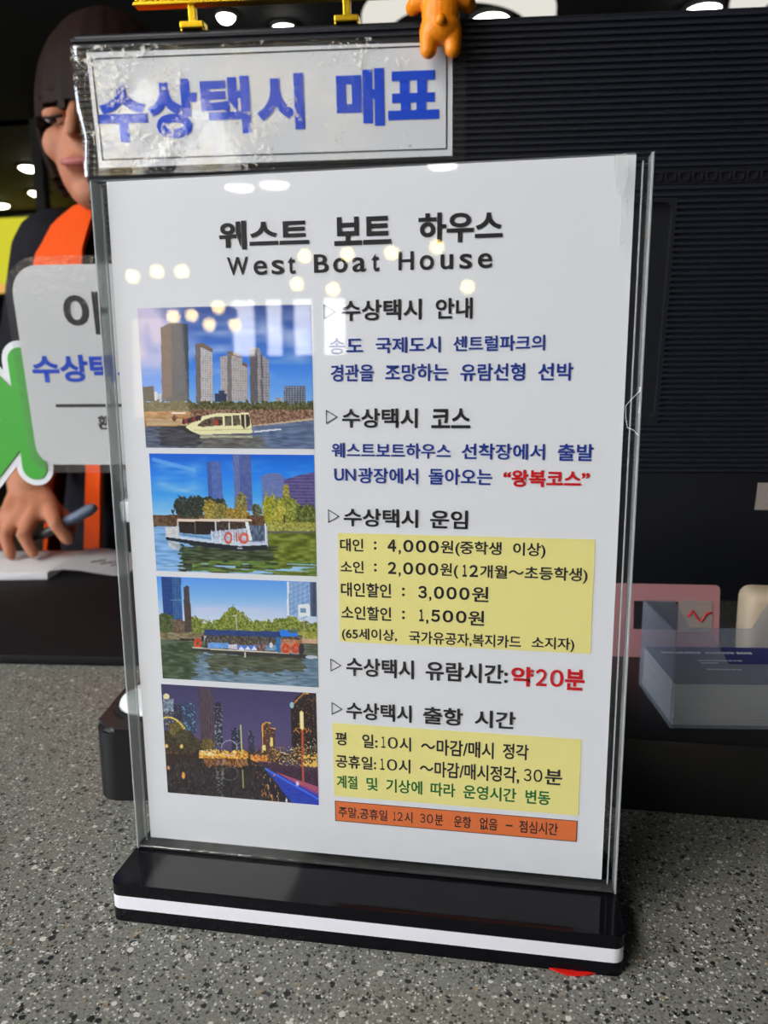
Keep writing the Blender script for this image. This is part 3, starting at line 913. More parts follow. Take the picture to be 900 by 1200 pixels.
p.put((p.Y > 497 + p.noise(3) * 22 + p.noise(8) * 14) & (p.Y < 560), (84, 84, 46), 34, 2)
p.put((p.Y > 540 + p.noise(6) * 8) & (p.Y < 620) & (p.X < 290), (168, 122, 70), 26, (6, 2)); p.rect(80, 575, 270, 606, (188, 158, 120), 16, (8, 2))
p.put((p.Y > 532 + p.noise(5) * 10) & (p.Y < 608) & (p.X > 285), (128, 96, 76), 46, 2)
p.line(200, 550, 260, 548, 6, (225, 215, 205)); p.ell(212, 570, 10, 16, (110, 60, 40))
p.poly([(560, 606), (835, 570), (835, 582), (560, 618)], (196, 172, 142))
wm_ = p.inside([(76, 610), (300, 606), (560, 610), (838, 580), (842, 720), (70, 716)])
p.put(wm_, (86, 94, 112), 26, (9, 2)); p.put(wm_ & (p.X > 560), (92, 108, 140), 26, (9, 2)); wn_ = p.noise((9, 2)) * 60
p.put(wm_ & (p.X > 140 + wn_) & (p.X < 330 + wn_) & (p.Y < 700), (58, 56, 60), 20, (9, 2), .8)
p.put(wm_ & (p.X > 330 + wn_) & (p.X < 620 + wn_) & (p.Y > 655), (104, 98, 84), 30, (8, 2), .7)
p.poly([(222, 606), (300, 604), (330, 640), (280, 645)], (52, 46, 42))
p.poly([(262, 612), (300, 588), (345, 562), (400, 550), (550, 546), (560, 600), (566, 640), (330, 648), (290, 632)], (232, 226, 176))
p.poly([(314, 606), (345, 580), (385, 567), (430, 563), (433, 604), (340, 612)], (92, 74, 58), 34, 2)
p.poly([(440, 562), (508, 557), (512, 604), (442, 608)], (96, 88, 66), 28, 2); p.poly([(513, 556), (551, 554), (556, 602), (530, 622), (515, 604)], (60, 54, 46), 18, 2); p.line(474, 558, 476, 606, 4, (225, 220, 180)); p.line(532, 556, 534, 618, 4, (215, 210, 170))
for k in range(7): p.ell(255 + k * 12, 588 - k * 3, 8, 13, ((70, 40, 40), (150, 50, 40), (40, 40, 50))[k % 3])
p.ell(403, 592, 10, 13, (170, 60, 45)); p.ell(420, 588, 8, 12, (60, 45, 40)); p.ell(372, 590, 8, 12, (60, 48, 40))
p.line(300, 628, 560, 622, 4, (200, 190, 140)); p.line(575, 634, 690, 622, 7, (215, 220, 228)); p.rect(330, 652, 566, 662, (190, 186, 150), 30, (4, 1), .8)
photo(p, 10.15, 187.5, 85.45, 246.3, 'top photo of a cream boat before grey towers')
# --- 2: white boat and autumn trees
p = Painter(((38, 27), (830, 33), (842, 615), (75, 590)), NX, 178, 2)
p.grad([(20, (8, 92, 205)), (120, (30, 125, 228)), (220, (62, 155, 240)), (320, (140, 195, 245)), (620, (140, 195, 245))])
p.clouds([(40, 30), (330, 30), (330, 330), (40, 330)], (165, 205, 245), 0.7, (50, 9)); p.clouds([(380, 60), (840, 40), (840, 120), (380, 260)], (110, 170, 240), .7, (50, 10))
p.line(60, 55, 260, 105, 18, (120, 180, 240), .6)
tower(p, [(323, 68), (345, 62), (388, 66), (402, 252), (330, 252)], (84, 108, 172), [(323, 68), (342, 63), (350, 252), (330, 252)], (70, 92, 158), 8, 0, (62, 84, 150))
tower(p, [(446, 33), (534, 33), (541, 300), (456, 290)], (82, 98, 156), [(446, 33), (476, 33), (486, 290), (456, 290)], (104, 118, 172), 8, 0, (62, 76, 136))
tower(p, [(582, 134), (612, 120), (668, 118), (694, 142), (694, 250), (588, 262)], (96, 112, 168), None, None, 0, 10, (140, 152, 196))
tower(p, [(690, 150), (760, 128), (829, 114), (834, 285), (730, 290), (694, 240)], (80, 70, 122), None, None, 0, 15, (150, 140, 180))
p.put((p.Y > 318) & (p.Y < 385), (92, 66, 44), 26, 3)
for cx_, cy_, rx, ry in ((205, 270, 48, 42), (265, 262, 50, 36), (330, 262, 40, 30), (385, 270, 34, 32), (240, 300, 80, 30)): p.ell(cx_, cy_, rx, ry, (48, 54, 46), 26, 2, .9)
for k in range(6): p.line(200 + k * 36, 270, 204 + k * 36, 335, 4, (54, 44, 36))
for cx_, cy_, rx, ry, c_ in ((340, 292, 36, 48, (146, 128, 48)), (395, 305, 44, 44, (120, 112, 52)), (486, 280, 30, 68, (128, 118, 66)), (470, 310, 60, 30, (150, 126, 52)), (562, 292, 26, 30, (88, 92, 66)),
                          (622, 290, 36, 74, (156, 152, 44)), (700, 215, 16, 44, (150, 140, 60)), (702, 298, 66, 72, (128, 136, 52)), (668, 300, 30, 50, (166, 160, 60)), (800, 316, 52, 50, (92, 102, 44))):
    p.ell(cx_, cy_, rx, ry, c_, 44, 2, .9)
p.line(690, 320, 694, 388, 7, (60, 48, 34))
p.put((p.Y > 352 + p.noise(5) * 14) & (p.Y < 398) & (p.X > 600), (156, 152, 72), 40, 2); p.rect(600, 394, 845, 406, (96, 92, 84), 10)
wt = (p.Y > 374)
wt &= ~((p.X > 600) & (p.Y < 404))
p.put(wt, (122, 168, 216), 26, (14, 2)); p.put(wt & (p.X > 560 + p.noise((10, 3)) * 80), (104, 116, 34), 42, (9, 3))
p.put(wt & (p.Y > 455 + p.noise((10, 3)) * 40) & (p.X > 190 + p.noise((10, 2)) * 50) & (p.X < 640 + p.noise((10, 2)) * 60), (58, 70, 44), 40, (10, 2)); p.put(wt & (p.Y > 540) & (p.X > 250) & (p.noise((16, 2)) > -.05), (96, 122, 48), 30, (10, 2)); p.put(wt & (p.Y > 555) & (p.noise((20, 2)) > .16), (150, 190, 225))
p.poly([(120, 378), (182, 372), (186, 405), (350, 425), (612, 440), (614, 470), (470, 470), (122, 430)], (196, 206, 222), 8)
p.rect(188, 346, 364, 412, (34, 24, 22), 10); p.rect(364, 346, 520, 395, (66, 52, 46), 24); p.poly([(186, 404), (250, 410), (345, 422), (350, 440), (186, 420)], (120, 170, 215)); p.line(200, 412, 345, 432, 4, (60, 110, 130))
p.poly([(180, 338), (420, 336), (536, 338), (538, 348), (182, 350)], (226, 206, 186)); p.line(180, 344, 182, 420, 7, (200, 190, 185)); p.line(264, 350, 266, 408, 4, (110, 90, 80)); p.line(364, 348, 366, 425, 7, (205, 210, 220)); p.line(430, 348, 431, 392, 5, (205, 200, 200))
p.poly([(122, 380), (180, 374), (182, 424), (124, 424)], (206, 204, 204), 18)
p.poly([(340, 398), (610, 372), (612, 455), (345, 436)], (176, 186, 206), 34, 2); p.rect(512, 368, 606, 444, (80, 96, 120), 40, (2, 5)); p.poly([(505, 350), (520, 348), (540, 440), (524, 442)], (225, 230, 236)); p.line(600, 362, 604, 450, 7, (220, 226, 234))
p.ell(425, 428, 20, 30, (210, 92, 66), 14, 2, 0, .3); p.ell(500, 430, 24, 28, (216, 100, 72), 14, 2, 0, .25); p.ell(470, 420, 7, 30, (180, 70, 60))
for x_ in (345, 385, 445, 470): p.line(x_, 392, x_ + 2, 450, 4, (228, 232, 238))
p.poly([(120, 424), (300, 448), (480, 468), (612, 462), (606, 486), (480, 492), (300, 470), (122, 438)], (22, 26, 38)); p.line(470, 478, 492, 480, 6, (170, 180, 200)); p.poly([(130, 442), (190, 452), (188, 492), (138, 478)], (190, 186, 182), 30, (6, 2), .8)
photo(p, 11.35, 132.35, 85.25, 185.0, 'second photo of a white boat on green water')
# --- 3: blue roofed boat
p = Painter(((38, 47), (840, 70), (848, 600), (65, 560)), NX, 164, 3)
p.grad([(40, (82, 148, 236)), (140, (120, 178, 244)), (250, (196, 210, 242)), (620, (196, 210, 242))])
p.clouds([(210, 170), (700, 170), (700, 250), (210, 250)], (222, 206, 226), .9, (60, 12))
tower(p, [(62, 50), (164, 52), (172, 268), (74, 268)], (26, 66, 138), [(118, 52), (164, 52), (172, 268), (124, 268)], (54, 104, 160), 14, 12, (20, 48, 104)); p.rect(108, 160, 166, 168, (96, 140, 180), 0, 2, .6)
tower(p, [(177, 102), (192, 92), (207, 94), (218, 324), (182, 324)], (66, 54, 52), None, None, 0, 8, (98, 84, 78))
tower(p, [(702, 70), (842, 70), (842, 240), (708, 236)], (140, 174, 216), [(808, 72), (842, 72), (842, 240), (812, 240)], (64, 72, 96), 22, 0, (100, 134, 184))
for k in range(9): p.line(700, 90 + k * 24, 810, 40 + k * 24, 4, (96, 130, 180), .7)
p.rect(697, 70, 706, 236, (225, 235, 245)); p.poly([(750, 182), (806, 176), (810, 240), (752, 240)], (226, 236, 242)); p.rect(760, 200, 788, 222, (110, 150, 175))
p.put((p.Y > 258 - 46 * np.exp(-((p.X - 425) / 60) ** 2) + 12 * np.sin(p.X / 40) + p.noise(5) * 26 + p.noise(2) * 14) & (p.Y < 345) & (p.X > 205), (116, 128, 48), 46, 2)
p.put((p.Y > 232 + p.noise(5) * 26) & (p.Y < 345) & (p.X < 122), (70, 84, 40), 30, 2); p.put((p.Y > 262 + p.noise(4) * 20) & (p.Y < 340) & (p.X > 122) & (p.X < 182), (104, 84, 70), 30, 2)
tower(p, [(178, 180), (212, 180), (219, 324), (182, 324)], (66, 54, 52), None, None, 0, 8, (98, 84, 78))
p.rect(40, 326, 280, 362, (128, 116, 86), 30, (5, 2)); p.poly([(745, 352), (850, 352), (850, 392), (745, 385)], (196, 160, 130), 16); p.put((p.Y > 318) & (p.Y < 352) & (p.X > 740), (150, 150, 62), 30, 2)
p.line(444, 235, 446, 315, 5, (200, 200, 190)); p.line(422, 240, 446, 238, 4, (190, 190, 180)); p.line(778, 250, 780, 350, 4, (190, 150, 130))
wt = p.Y > 360 + 0.02 * (p.X - 60)
p.put(wt, (84, 92, 74), 26, (12, 2)); wn_ = p.noise((12, 2)) * 60
p.put(wt & (p.Y > 440 + p.noise((12, 3)) * 50) & (p.X > 240 + wn_), (104, 130, 150), 32, (12, 2)); p.put(wt & (p.X > 290 + wn_) & (p.X < 780 + wn_) & (p.Y > 440) & (p.Y < 525 + p.noise((8, 3)) * 60), (74, 80, 60), 26, (10, 2)); p.put(wt & (p.X < 235 + wn_) & (p.Y > 372), (62, 80, 54), 30, (8, 3)); p.rect(155, 356, 230, 368, (44, 40, 36))
p.rect(290, 336, 770, 412, (84, 76, 64), 40, 2)
p.poly([(286, 310), (660, 318), (664, 346), (278, 338), (276, 328)], (34, 62, 120), 10, (6, 2)); p.hlines([(286, 310), (660, 318), (660, 326), (284, 318)], 400, 300, (92, 124, 172), .8); p.poly([(658, 308), (746, 308), (750, 342), (662, 340)], (38, 122, 226)); p.rect(700, 308, 748, 324, (80, 100, 110), 10)
for x_ in (322, 358, 410, 505, 560, 610, 662, 748): p.line(x_, 336, x_ + 1, 405, 5, (54, 60, 74))
p.rect(300, 376, 402, 404, (104, 158, 224), 16, 3); p.rect(402, 384, 446, 408, (206, 204, 214), 20, 2); p.rect(446, 388, 545, 414, (72, 116, 206))
for k in range(3): p.poly([(452 + k * 32, 412), (468 + k * 32, 392), (484 + k * 32, 412)], (222, 226, 236))
p.rect(545, 384, 665, 416, (116, 84, 80), 60, 3); p.rect(590, 386, 640, 414, (110, 150, 190), 20, 3); p.rect(640, 346, 664, 420, (44, 110, 170), 20)
p.rect(664, 356, 770, 425, (176, 120, 88), 34, 3)
for x_, y_ in ((246, 380), (688, 402), (736, 402)): p.ell(x_, y_, 19, 26, (206, 70, 36), 24, 2, 0, .12)
p.ell(616, 386, 9, 14, (220, 215, 215)); p.ell(765, 405, 14, 30, (44, 42, 52)); p.ell(272, 355, 8, 16, (60, 40, 40)); p.rect(284, 350, 294, 400, (40, 44, 60))
p.poly([(216, 402), (500, 420), (790, 434), (788, 452), (460, 440), (214, 416)], (50, 46, 44)); p.line(222, 403, 700, 428, 6, (206, 198, 178)); p.rect(482, 424, 490, 450, (210, 205, 195)); p.ell(815, 445, 30, 8, (190, 200, 210))
photo(p, 11.25, 81.4, 84.9, 129.8, 'third photo of a long boat with a blue roof')
# --- 4: night view
p = Painter(((38, 33), (838, 73), (845, 652), (72, 587)), NX, 184, 4)
p.grad([(30, (58, 52, 92)), (200, (74, 68, 112)), (330, (84, 74, 116)), (430, (70, 56, 76)), (660, (40, 36, 46))])
def night(pts, col, prob=.2, wc=(190, 200, 190)):
    p.poly(pts, col, 8); p.dots(pts, prob, wc, 2, .75)
night([(45, 120), (105, 110), (108, 250), (52, 250)], (66, 68, 86), .25, (200, 205, 190)); p.ell(66, 96, 16, 16, (240, 220, 170)); p.rect(48, 108, 104, 170, (120, 134, 150), 50, 3)
night([(104, 140), (150, 134), (150, 260), (106, 260)], (44, 44, 66), .1); night([(146, 132), (205, 126), (220, 160), (224, 280), (150, 290)], (48, 60, 90), .3, (120, 170, 200))
p.poly([(236, 48), (276, 46), (300, 70), (314, 110), (318, 340), (246, 340)], (82, 66, 76), 10, (2, 5)); p.vlines([(236, 48), (276, 46), (314, 110), (318, 340), (246, 340)], 14, 5, (58, 46, 58))
night([(318, 130), (338, 118), (358, 132), (364, 345), (322, 345)], (42, 42, 62), .3, (170, 185, 190)); night([(404, 262), (424, 250), (448, 262), (452, 380), (408, 380)], (40, 40, 64), .2, (130, 140, 170)); night([(490, 268), (506, 262), (524, 290), (526, 380), (492, 380)], (44, 44, 68), .2, (130, 140, 170))
p.put((p.Y > 255 + 70 * ((p.X - 110) / 150) ** 2 + p.noise(5) * 40) & (p.Y < 395) & (p.X < 320), (58, 50, 32), 22, 2); p.ell(120, 260, 44, 40, (104, 92, 44), 30, 2, .8); p.ell(145, 300, 34, 36, (70, 64, 38), 22, 2, .8); p.ell(285, 350, 36, 44, (104, 88, 44), 24, 2, .8)
for k in range(14): p.ell(50 + k * 8.5, 200 + (k - 3) ** 2 * .55, 6, 4, (244, 206, 96))
night([(560, 232), (584, 220), (606, 226), (610, 400), (564, 400)], (82, 52, 46), .16, (240, 180, 80)); night([(606, 250), (630, 252), (632, 400), (608, 400)], (74, 50, 48), .2, (245, 190, 90))
p.line(566, 400, 566, 236, 5, (236, 166, 78)); p.line(566, 236, 586, 222, 5, (240, 176, 88)); p.line(586, 222, 606, 226, 5, (240, 176, 88)); p.line(606, 252, 630, 254, 5, (240, 176, 88)); p.rect(604, 300, 618, 345, (246, 216, 130)); p.rect(566, 340, 580, 366, (250, 226, 140))
night([(708, 140), (740, 90), (770, 72), (842, 70), (846, 450), (715, 410)], (38, 30, 32), .12, (190, 120, 60)); p.line(716, 136, 776, 74, 5, (206, 140, 70)); p.line(776, 76, 800, 76, 5, (230, 170, 90)); p.ell(716, 134, 10, 16, (150, 190, 205))
for k in range(8): p.line(724 + k * 12, 268 - (k % 3) * 8, 740 + k * 10, 250 + (k % 2) * 22, 3, (220, 150, 66))
p.put((p.Y > 372 + p.noise(6) * 30) & (p.Y < 425), (74, 52, 36), 40, 2); p.put((p.Y > 385 + p.noise(4) * 22) & (p.Y < 440) & (p.X < 250), (48, 34, 30), 10)
p.put((p.Y > 372 + p.noise(3) * 26) & (p.Y < 412 + p.noise(3) * 18) & (p.X > 238) & (p.X < 490), (222, 156, 58), 76, 2); p.dots([(240, 368), (330, 360), (330, 396), (240, 396)], .4, (255, 226, 170), 2)
p.put((p.Y > 392 + p.noise(3) * 20) & (p.Y < 425) & (p.X > 505) & (p.X < 590), (206, 130, 52), 60, 2); p.dots([(560, 350), (842, 350), (842, 452), (560, 440)], .24, (230, 176, 86), 2, .8); p.dots([(650, 360), (842, 300), (842, 450), (650, 440)], .15, (255, 240, 200), 2)
p.ell(395, 355, 42, 40, (196, 196, 200), 0, 2, 0, .88); p.line(455, 238, 460, 388, 6, (190, 196, 120)); p.ell(66, 346, 8, 10, (255, 200, 110)); p.ell(145, 348, 8, 10, (255, 200, 110))
wt = p.inside([(55, 436), (250, 408), (500, 412), (580, 455), (700, 650), (60, 620)])
p.put(wt, (42, 36, 40), 16, (3, 6)); p.put(wt & (p.X > 260) & (p.X < 490) & (p.Y < 446 + p.noise((3, 5)) * 46), (150, 96, 46), 70, (2, 4), .8); p.put(wt & (p.X < 320) & (p.noise((2, 4)) > .36), (96, 80, 58)); p.put(wt & (p.X > 325) & (p.X < 365) & (p.noise(2) > .05), (130, 136, 140), alpha=.7)
p.ell(398, 488, 42, 36, (172, 172, 178), 0, 2, 0, .88, .5); p.line(463, 470, 465, 560, 6, (150, 156, 100)); p.put(wt & (p.X > 510) & (p.X < 640) & (p.noise((2, 4)) > .32), (160, 110, 66)); p.ell(155, 498, 8, 18, (230, 160, 70)); p.ell(76, 458, 6, 10, (220, 160, 80))
p.poly([(540, 420), (846, 470), (846, 600), (640, 490), (575, 452)], (62, 40, 62), 14); p.poly([(630, 478), (846, 556), (846, 606), (700, 520)], (168, 82, 110), 14); p.poly([(650, 490), (846, 590), (846, 612)], (120, 66, 140))
p.poly([(570, 456), (640, 488), (848, 606), (848, 660), (700, 642), (640, 540)], (34, 62, 178), 10); p.line(580, 462, 848, 622, 9, (64, 110, 236)); p.poly([(575, 470), (620, 520), (715, 645), (640, 640), (560, 500)], (34, 32, 44), 12, (3, 5))
p.put((p.X > 560) & (p.X < 645) & (p.Y > 490) & (p.Y < 640) & (p.noise((2, 6)) > .25), (206, 146, 80))
p.line(768, 260, 768, 548, 9, (190, 84, 46)); p.line(764, 172, 766, 250, 17, (255, 214, 120)); p.line(764, 176, 766, 246, 8, (255, 246, 214)); p.ell(740, 538, 8, 12, (220, 200, 220)); p.ell(684, 628, 4, 12, (220, 225, 230)); p.dots([(770, 390), (842, 380), (842, 455), (770, 450)], .5, (250, 190, 90), 3)
photo(p, 10.2, 24.2, 83.6, 78.6, 'bottom photo of the lit waterside at night')

# ================================================================== MONITOR (seen from behind), local x along its width, z up, -y towards the viewer
MYAW, MLEAN = R(5), R(6.5)
X_ = Vector((math.cos(MYAW), math.sin(MYAW), 0)); n_ = Vector((-math.sin(MYAW), math.cos(MYAW), 0))
Z_ = Vector((0, 0, 1)) * math.cos(MLEAN) - n_ * math.sin(MLEAN)
Yn = -(X_.cross(Z_))
MONM = Matrix.Translation((-0.1487, 0.24, 0.479)) @ Matrix((X_, -X_.cross(Z_) * -1 if False else Z_.cross(X_), Z_)).transposed().to_4x4()
mon = tag(empty('monitor'), 'large black computer monitor with ribbed back behind the sign', 'monitor')
mon.matrix_world = MONM
MW, MH = 0.613, 0.428
# body shell
bm = bmesh.new(); box(bm, (MW / 2, 0.024, -MH / 2 + 0.001), (MW + 0.003, 0.040, MH + 0.006), 0.004, 3); done('casing', bm, M['mon_smooth'], mon, 40)
bm = bmesh.new(); box(bm, (MW / 2, 0.0452, -MH / 2), (MW - 0.014, 0.002, MH - 0.02)); done('screen', bm, M['slot'], mon)


def ribs(bm, x0, x1, z0, z1, pitch=0.0041, dep=0.0017):
    """saw-tooth ribs from z0 up to z1"""
    prof = []
    n = max(1, int(round((z1 - z0) / pitch))); st_ = (z1 - z0) / n
    for k in range(n):
        b = z0 + k * st_
        prof += [(b, 0.0008), (b + st_ * 0.22, 0.0008), (b + st_ * 0.34, -dep), (b + st_ * 0.78, -dep), (b + st_ * 0.98, 0.0006)]
    prof.append((z1, 0.0008))
    a = [bm.verts.new((x0, y, z)) for z, y in prof]; c = [bm.verts.new((x1, y, z)) for z, y in prof]
    for i in range(len(prof) - 1):
        bm.faces.new((a[i], c[i], c[i + 1], a[i + 1]))
    for row, x in ((a, x0), (c, x1)):
        e0 = bm.verts.new((x, 0.006, z0)); e1 = bm.verts.new((x, 0.006, z1))
        bm.faces.new(list(row) + [e1, e0])


RX0, RX1, RZ0, RZ1 = 0.180, 0.4330, -0.277, -0.116
bm = bmesh.new()
VZ0, VZ1 = -0.1068, -0.0963           # band that holds the vents
ribs(bm, 0.001, MW - 0.001, VZ1, 0.0)
ribs(bm, 0.001, MW - 0.001, RZ1 + 0.0, VZ0)
ribs(bm, 0.001, RX0, RZ0, RZ1); ribs(bm, RX1, MW - 0.001, RZ0, RZ1)
ribs(bm, 0.001, MW - 0.001, -0.318, RZ0)
done('ribbed_back', bm, M['mon'], mon)
bm = bmesh.new(); box(bm, (MW / 2, 0.002, (-MH + 0.002 - 0.3175) / 2), (MW - 0.002, 0.006, MH - 0.3195), 0.0015, 2); done('chin_cover', bm, M['mon_smooth'], mon, 40)
# vents
bm = bmesh.new(); box(bm, (MW / 2, 0.0012, (VZ0 + VZ1) / 2), (MW - 0.002, 0.003, VZ1 - VZ0), 0.0004); vb = done('vent_band', bm, M['mon_smooth'], mon)
vbm = None
for k in range(20):
    x = 0.418 + 0.0094 * k
    if x > MW - 0.02: break
    if vbm is None:
        bm = bmesh.new()
        frame_prism(bm, rrect(0.0074, 0.0066, 0.002, 4), rrect(0.0056, 0.0048, 0.0014, 4), -0.0014, 0.0)
        o = done('vent_slot', bm, M['mon_smooth'], vb, 40)
        vbm = o.data
        b2 = bmesh.new(); prism(b2, rrect(0.0056, 0.0048, 0.0014, 4), -0.0006, 0.0)
        me2 = bpy.data.meshes.new('s'); b2.to_mesh(me2); b2.free(); me2.materials.append(M['slot'])
        hole = me2
    else:
        o = bpy.data.objects.new('vent_slot', vbm); COL.objects.link(o); o.parent = vb
    o.location = (x, -0.0002, (VZ0 + VZ1) / 2)
# recess
bm = bmesh.new()
frame_prism(bm, rrect(RX1 - RX0 + 0.001, RZ1 - RZ0 + 0.001, 0.0005, 6, (RX0 + RX1) / 2, (RZ0 + RZ1) / 2), rrect(RX1 - RX0 - 0.0045, RZ1 - RZ0 - 0.0045, 0.0062, 6, (RX0 + RX1) / 2, (RZ0 + RZ1) / 2), -0.0016, 0.0065)
done('recess_rim', bm, M['mon_smooth'], mon, 30)
bm = bmesh.new(); box(bm, ((RX0 + RX1) / 2, 0.0045, (RZ0 + RZ1) / 2), (RX1 - RX0 - 0.002, 0.002, RZ1 - RZ0 - 0.002)); done('recess_plate', bm, M['mon_smooth'], mon)
# stand
bm = bmesh.new(); box(bm, (0.305, -0.006, -0.330), (0.07, 0.018, 0.285), 0.005, 3); done('stand_neck', bm, M['mon_smooth'], mon, 40)
bm = bmesh.new(); prism(bm, rrect(0.26, 0.16, 0.03, 8), 0.0, 0.010, 'z')
sb = done('stand_foot', bm, M['mon_smooth'], None, 40); sb.parent = mon; sb.matrix_world = Matrix.Translation((0.155, 0.335, 0.0)) @ Matrix.Rotation(MYAW, 4, 'Z')


def on_monitor(o):
    o.matrix_world = MONM
    return o


def laminate(pts, y0, y1, bm):
    prism(bm, pts, y0, y1)


# ------------------------------------------------------------------ blue-lettered ticket sign on the monitor
ts = on_monitor(tag(empty('laminated_ticket_sign'), 'laminated white sign with big blue letters stuck on the monitor top', 'sign'))
bm = bmesh.new()
o_ = [(0.0118, -0.0100), (0.2722, -0.0122), (0.2727, -0.0842), (0.0118, -0.0858)]
prism(bm, o_[::-1], -0.0026, -0.0023); done('paper', bm, M['paper'], ts)
bm = bmesh.new()
a_ = [(0.0149, -0.0138), (0.2686, -0.0139), (0.2690, -0.0800), (0.0149, -0.0807)]
b_ = [(0.0158, -0.0147), (0.2677, -0.0148), (0.2681, -0.0791), (0.0158, -0.0798)]
frame_prism(bm, a_, b_, -0.0029, -0.0027); done('border_line', bm, M['ink_black'], ts)
Bh = 0.045
lettering([('수', .0160, .0523, -.0690, -.0318, Bh), ('상', .0530, .0900, -.0672, -.0290, Bh), ('택', .0925, .1282, -.0655, -.0285, .035), ('시', .1328, .1672, -.0640, -.0280, Bh)], 'blue_lettering', M['sign_blue'], ts, -0.0030)
lettering([('매', .1905, .2245, -.0634, -.0268, Bh), ('표', .2270, .2632, -.0600, -.0292, Bh)], 'blue_lettering', M['sign_blue'], ts, -0.0030)
# crinkled film: grid with small waves
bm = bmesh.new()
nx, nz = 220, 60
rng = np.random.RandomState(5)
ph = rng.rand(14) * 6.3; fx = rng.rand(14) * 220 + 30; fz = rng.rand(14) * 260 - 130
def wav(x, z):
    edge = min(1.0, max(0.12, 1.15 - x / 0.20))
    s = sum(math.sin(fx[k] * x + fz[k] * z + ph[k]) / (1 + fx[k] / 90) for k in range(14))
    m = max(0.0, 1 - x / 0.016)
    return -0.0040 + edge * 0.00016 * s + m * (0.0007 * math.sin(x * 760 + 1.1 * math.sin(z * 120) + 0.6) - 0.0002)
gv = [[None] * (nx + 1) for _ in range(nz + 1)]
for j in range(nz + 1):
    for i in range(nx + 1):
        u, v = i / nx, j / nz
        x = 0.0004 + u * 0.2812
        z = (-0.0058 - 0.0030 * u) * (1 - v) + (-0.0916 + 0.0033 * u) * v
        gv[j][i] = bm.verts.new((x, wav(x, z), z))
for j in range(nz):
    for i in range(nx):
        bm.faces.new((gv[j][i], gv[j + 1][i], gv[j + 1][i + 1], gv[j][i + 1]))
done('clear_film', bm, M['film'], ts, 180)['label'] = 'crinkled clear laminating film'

# ------------------------------------------------------------------ rounded guide sign at the left
gs = on_monitor(tag(empty('laminated_guide_sign'), 'rounded white laminated sign with black and blue letters left of the stand', 'sign'))
gw = 0.200
gcx, gcz = -0.0672 + gw / 2, -0.2318
bm = bmesh.new(); prism(bm, rrect(gw, 0.157, (0.016, 0.022, 0.022, 0.022), 8, gcx, gcz), -0.0062, -0.0058); done('paper', bm, M['paper'], gs, 30)
bm = bmesh.new(); prism(bm, rrect(gw + 0.012, 0.170, (0.020, 0.030, 0.030, 0.030), 10, gcx, gcz), -0.0072, -0.0069); done('clear_film', bm, M['film_flat'], gs, 30)
lettering([('아', -.0282, .0072, -.2058, -.1735, .028)], 'black_lettering', M['ink_black'], gs, -0.0065)
lettering([('환', -.0115, -.0015, -.2810, -.2695, .03)], 'small_lettering', M['ink_black'], gs, -0.0065)
lettering([('수상택시', -.0602, .0300, -.2428, -.2212, .035)], 'blue_lettering', M['sign_blue'], gs, -0.0065)
bm = bmesh.new(); tube(bm, [(-0.0440, -0.0064, -0.2615), (0.085, -0.0064, -0.2615)], 0.0013, 8)
bmesh.ops.scale(bm, vec=(1, 0.1, 1), space=Matrix.Translation((0, 0.0064, 0)), verts=bm.verts); done('rule_line', bm, M['ink_black'], gs)

# ------------------------------------------------------------------ green cut-out behind its left edge
gc = on_monitor(tag(empty('green_cutout'), 'green cut-out shape with white outline at the left picture edge', 'cut-out sign'))


def arms(rad, y0, y1, m, name):
    bm = bmesh.new()
    for q_, (a, b, rr) in enumerate((((-0.0700, -0.2255), (-0.0716, -0.3130), 0.0105), ((-0.0755, -0.2740), (-0.1180, -0.2250), 0.0135), ((-0.0755, -0.2720), (-0.1190, -0.3190), 0.0135))):
        r_ = rr + rad
        d = Vector((b[0] - a[0], b[1] - a[1])); L_ = d.length; ang = math.atan2(d.y, d.x)
        pts = []
        for k in range(13): pts.append((L_ + r_ * math.cos(R(-90 + 15 * k)), r_ * math.sin(R(-90 + 15 * k))))
        for k in range(13): pts.append((r_ * math.cos(R(90 + 15 * k)), r_ * math.sin(R(90 + 15 * k))))
        pts = [(a[0] + x * math.cos(ang) - y * math.sin(ang), a[1] + x * math.sin(ang) + y * math.cos(ang)) for x, y in pts]
        prism(bm, pts, y0 - 0.00005 * q_, y1)
    return done(name, bm, m, gc, 30)


arms(0.0052, -0.0042, -0.0030, M['paper'], 'white_outline')
arms(0.0, -0.0050, -0.0041, M['green'], 'green_print')

# ------------------------------------------------------------------ gold board standing on the monitor's top edge
gb = on_monitor(tag(empty('gold_display_board'), 'glittering gold board on two clip feet on top of the monitor', 'display board'))
bm = bmesh.new()
box(bm, (0.1425, 0.008, 0.066), (0.188, 0.008, 0.090), 0.001)
done('board', bm, M['goldg'], gb)
bm = bmesh.new(); box(bm, (0.1425, 0.0075, 0.0202), (0.190, 0.011, 0.0018), 0.0004); done('bottom_rail', bm, M['gold'], gb)
for x, dz in ((0.0885, 0.0), (0.1985, -0.0012)):
    bm = bmesh.new()
    box(bm, (x, 0.0075, 0.0130), (0.0052, 0.005, 0.0140), 0.0006)
    box(bm, (x, 0.0075, 0.0064), (0.0172, 0.011, 0.0042), 0.0008)
    box(bm, (x + 0.0080, 0.0085, 0.0045), (0.0014, 0.008, 0.0030), 0.0005)
    box(bm, (x - 0.0080, 0.0085, 0.0045), (0.0014, 0.008, 0.0030), 0.0005)
    done('clip_foot', bm, M['gold'], gb)

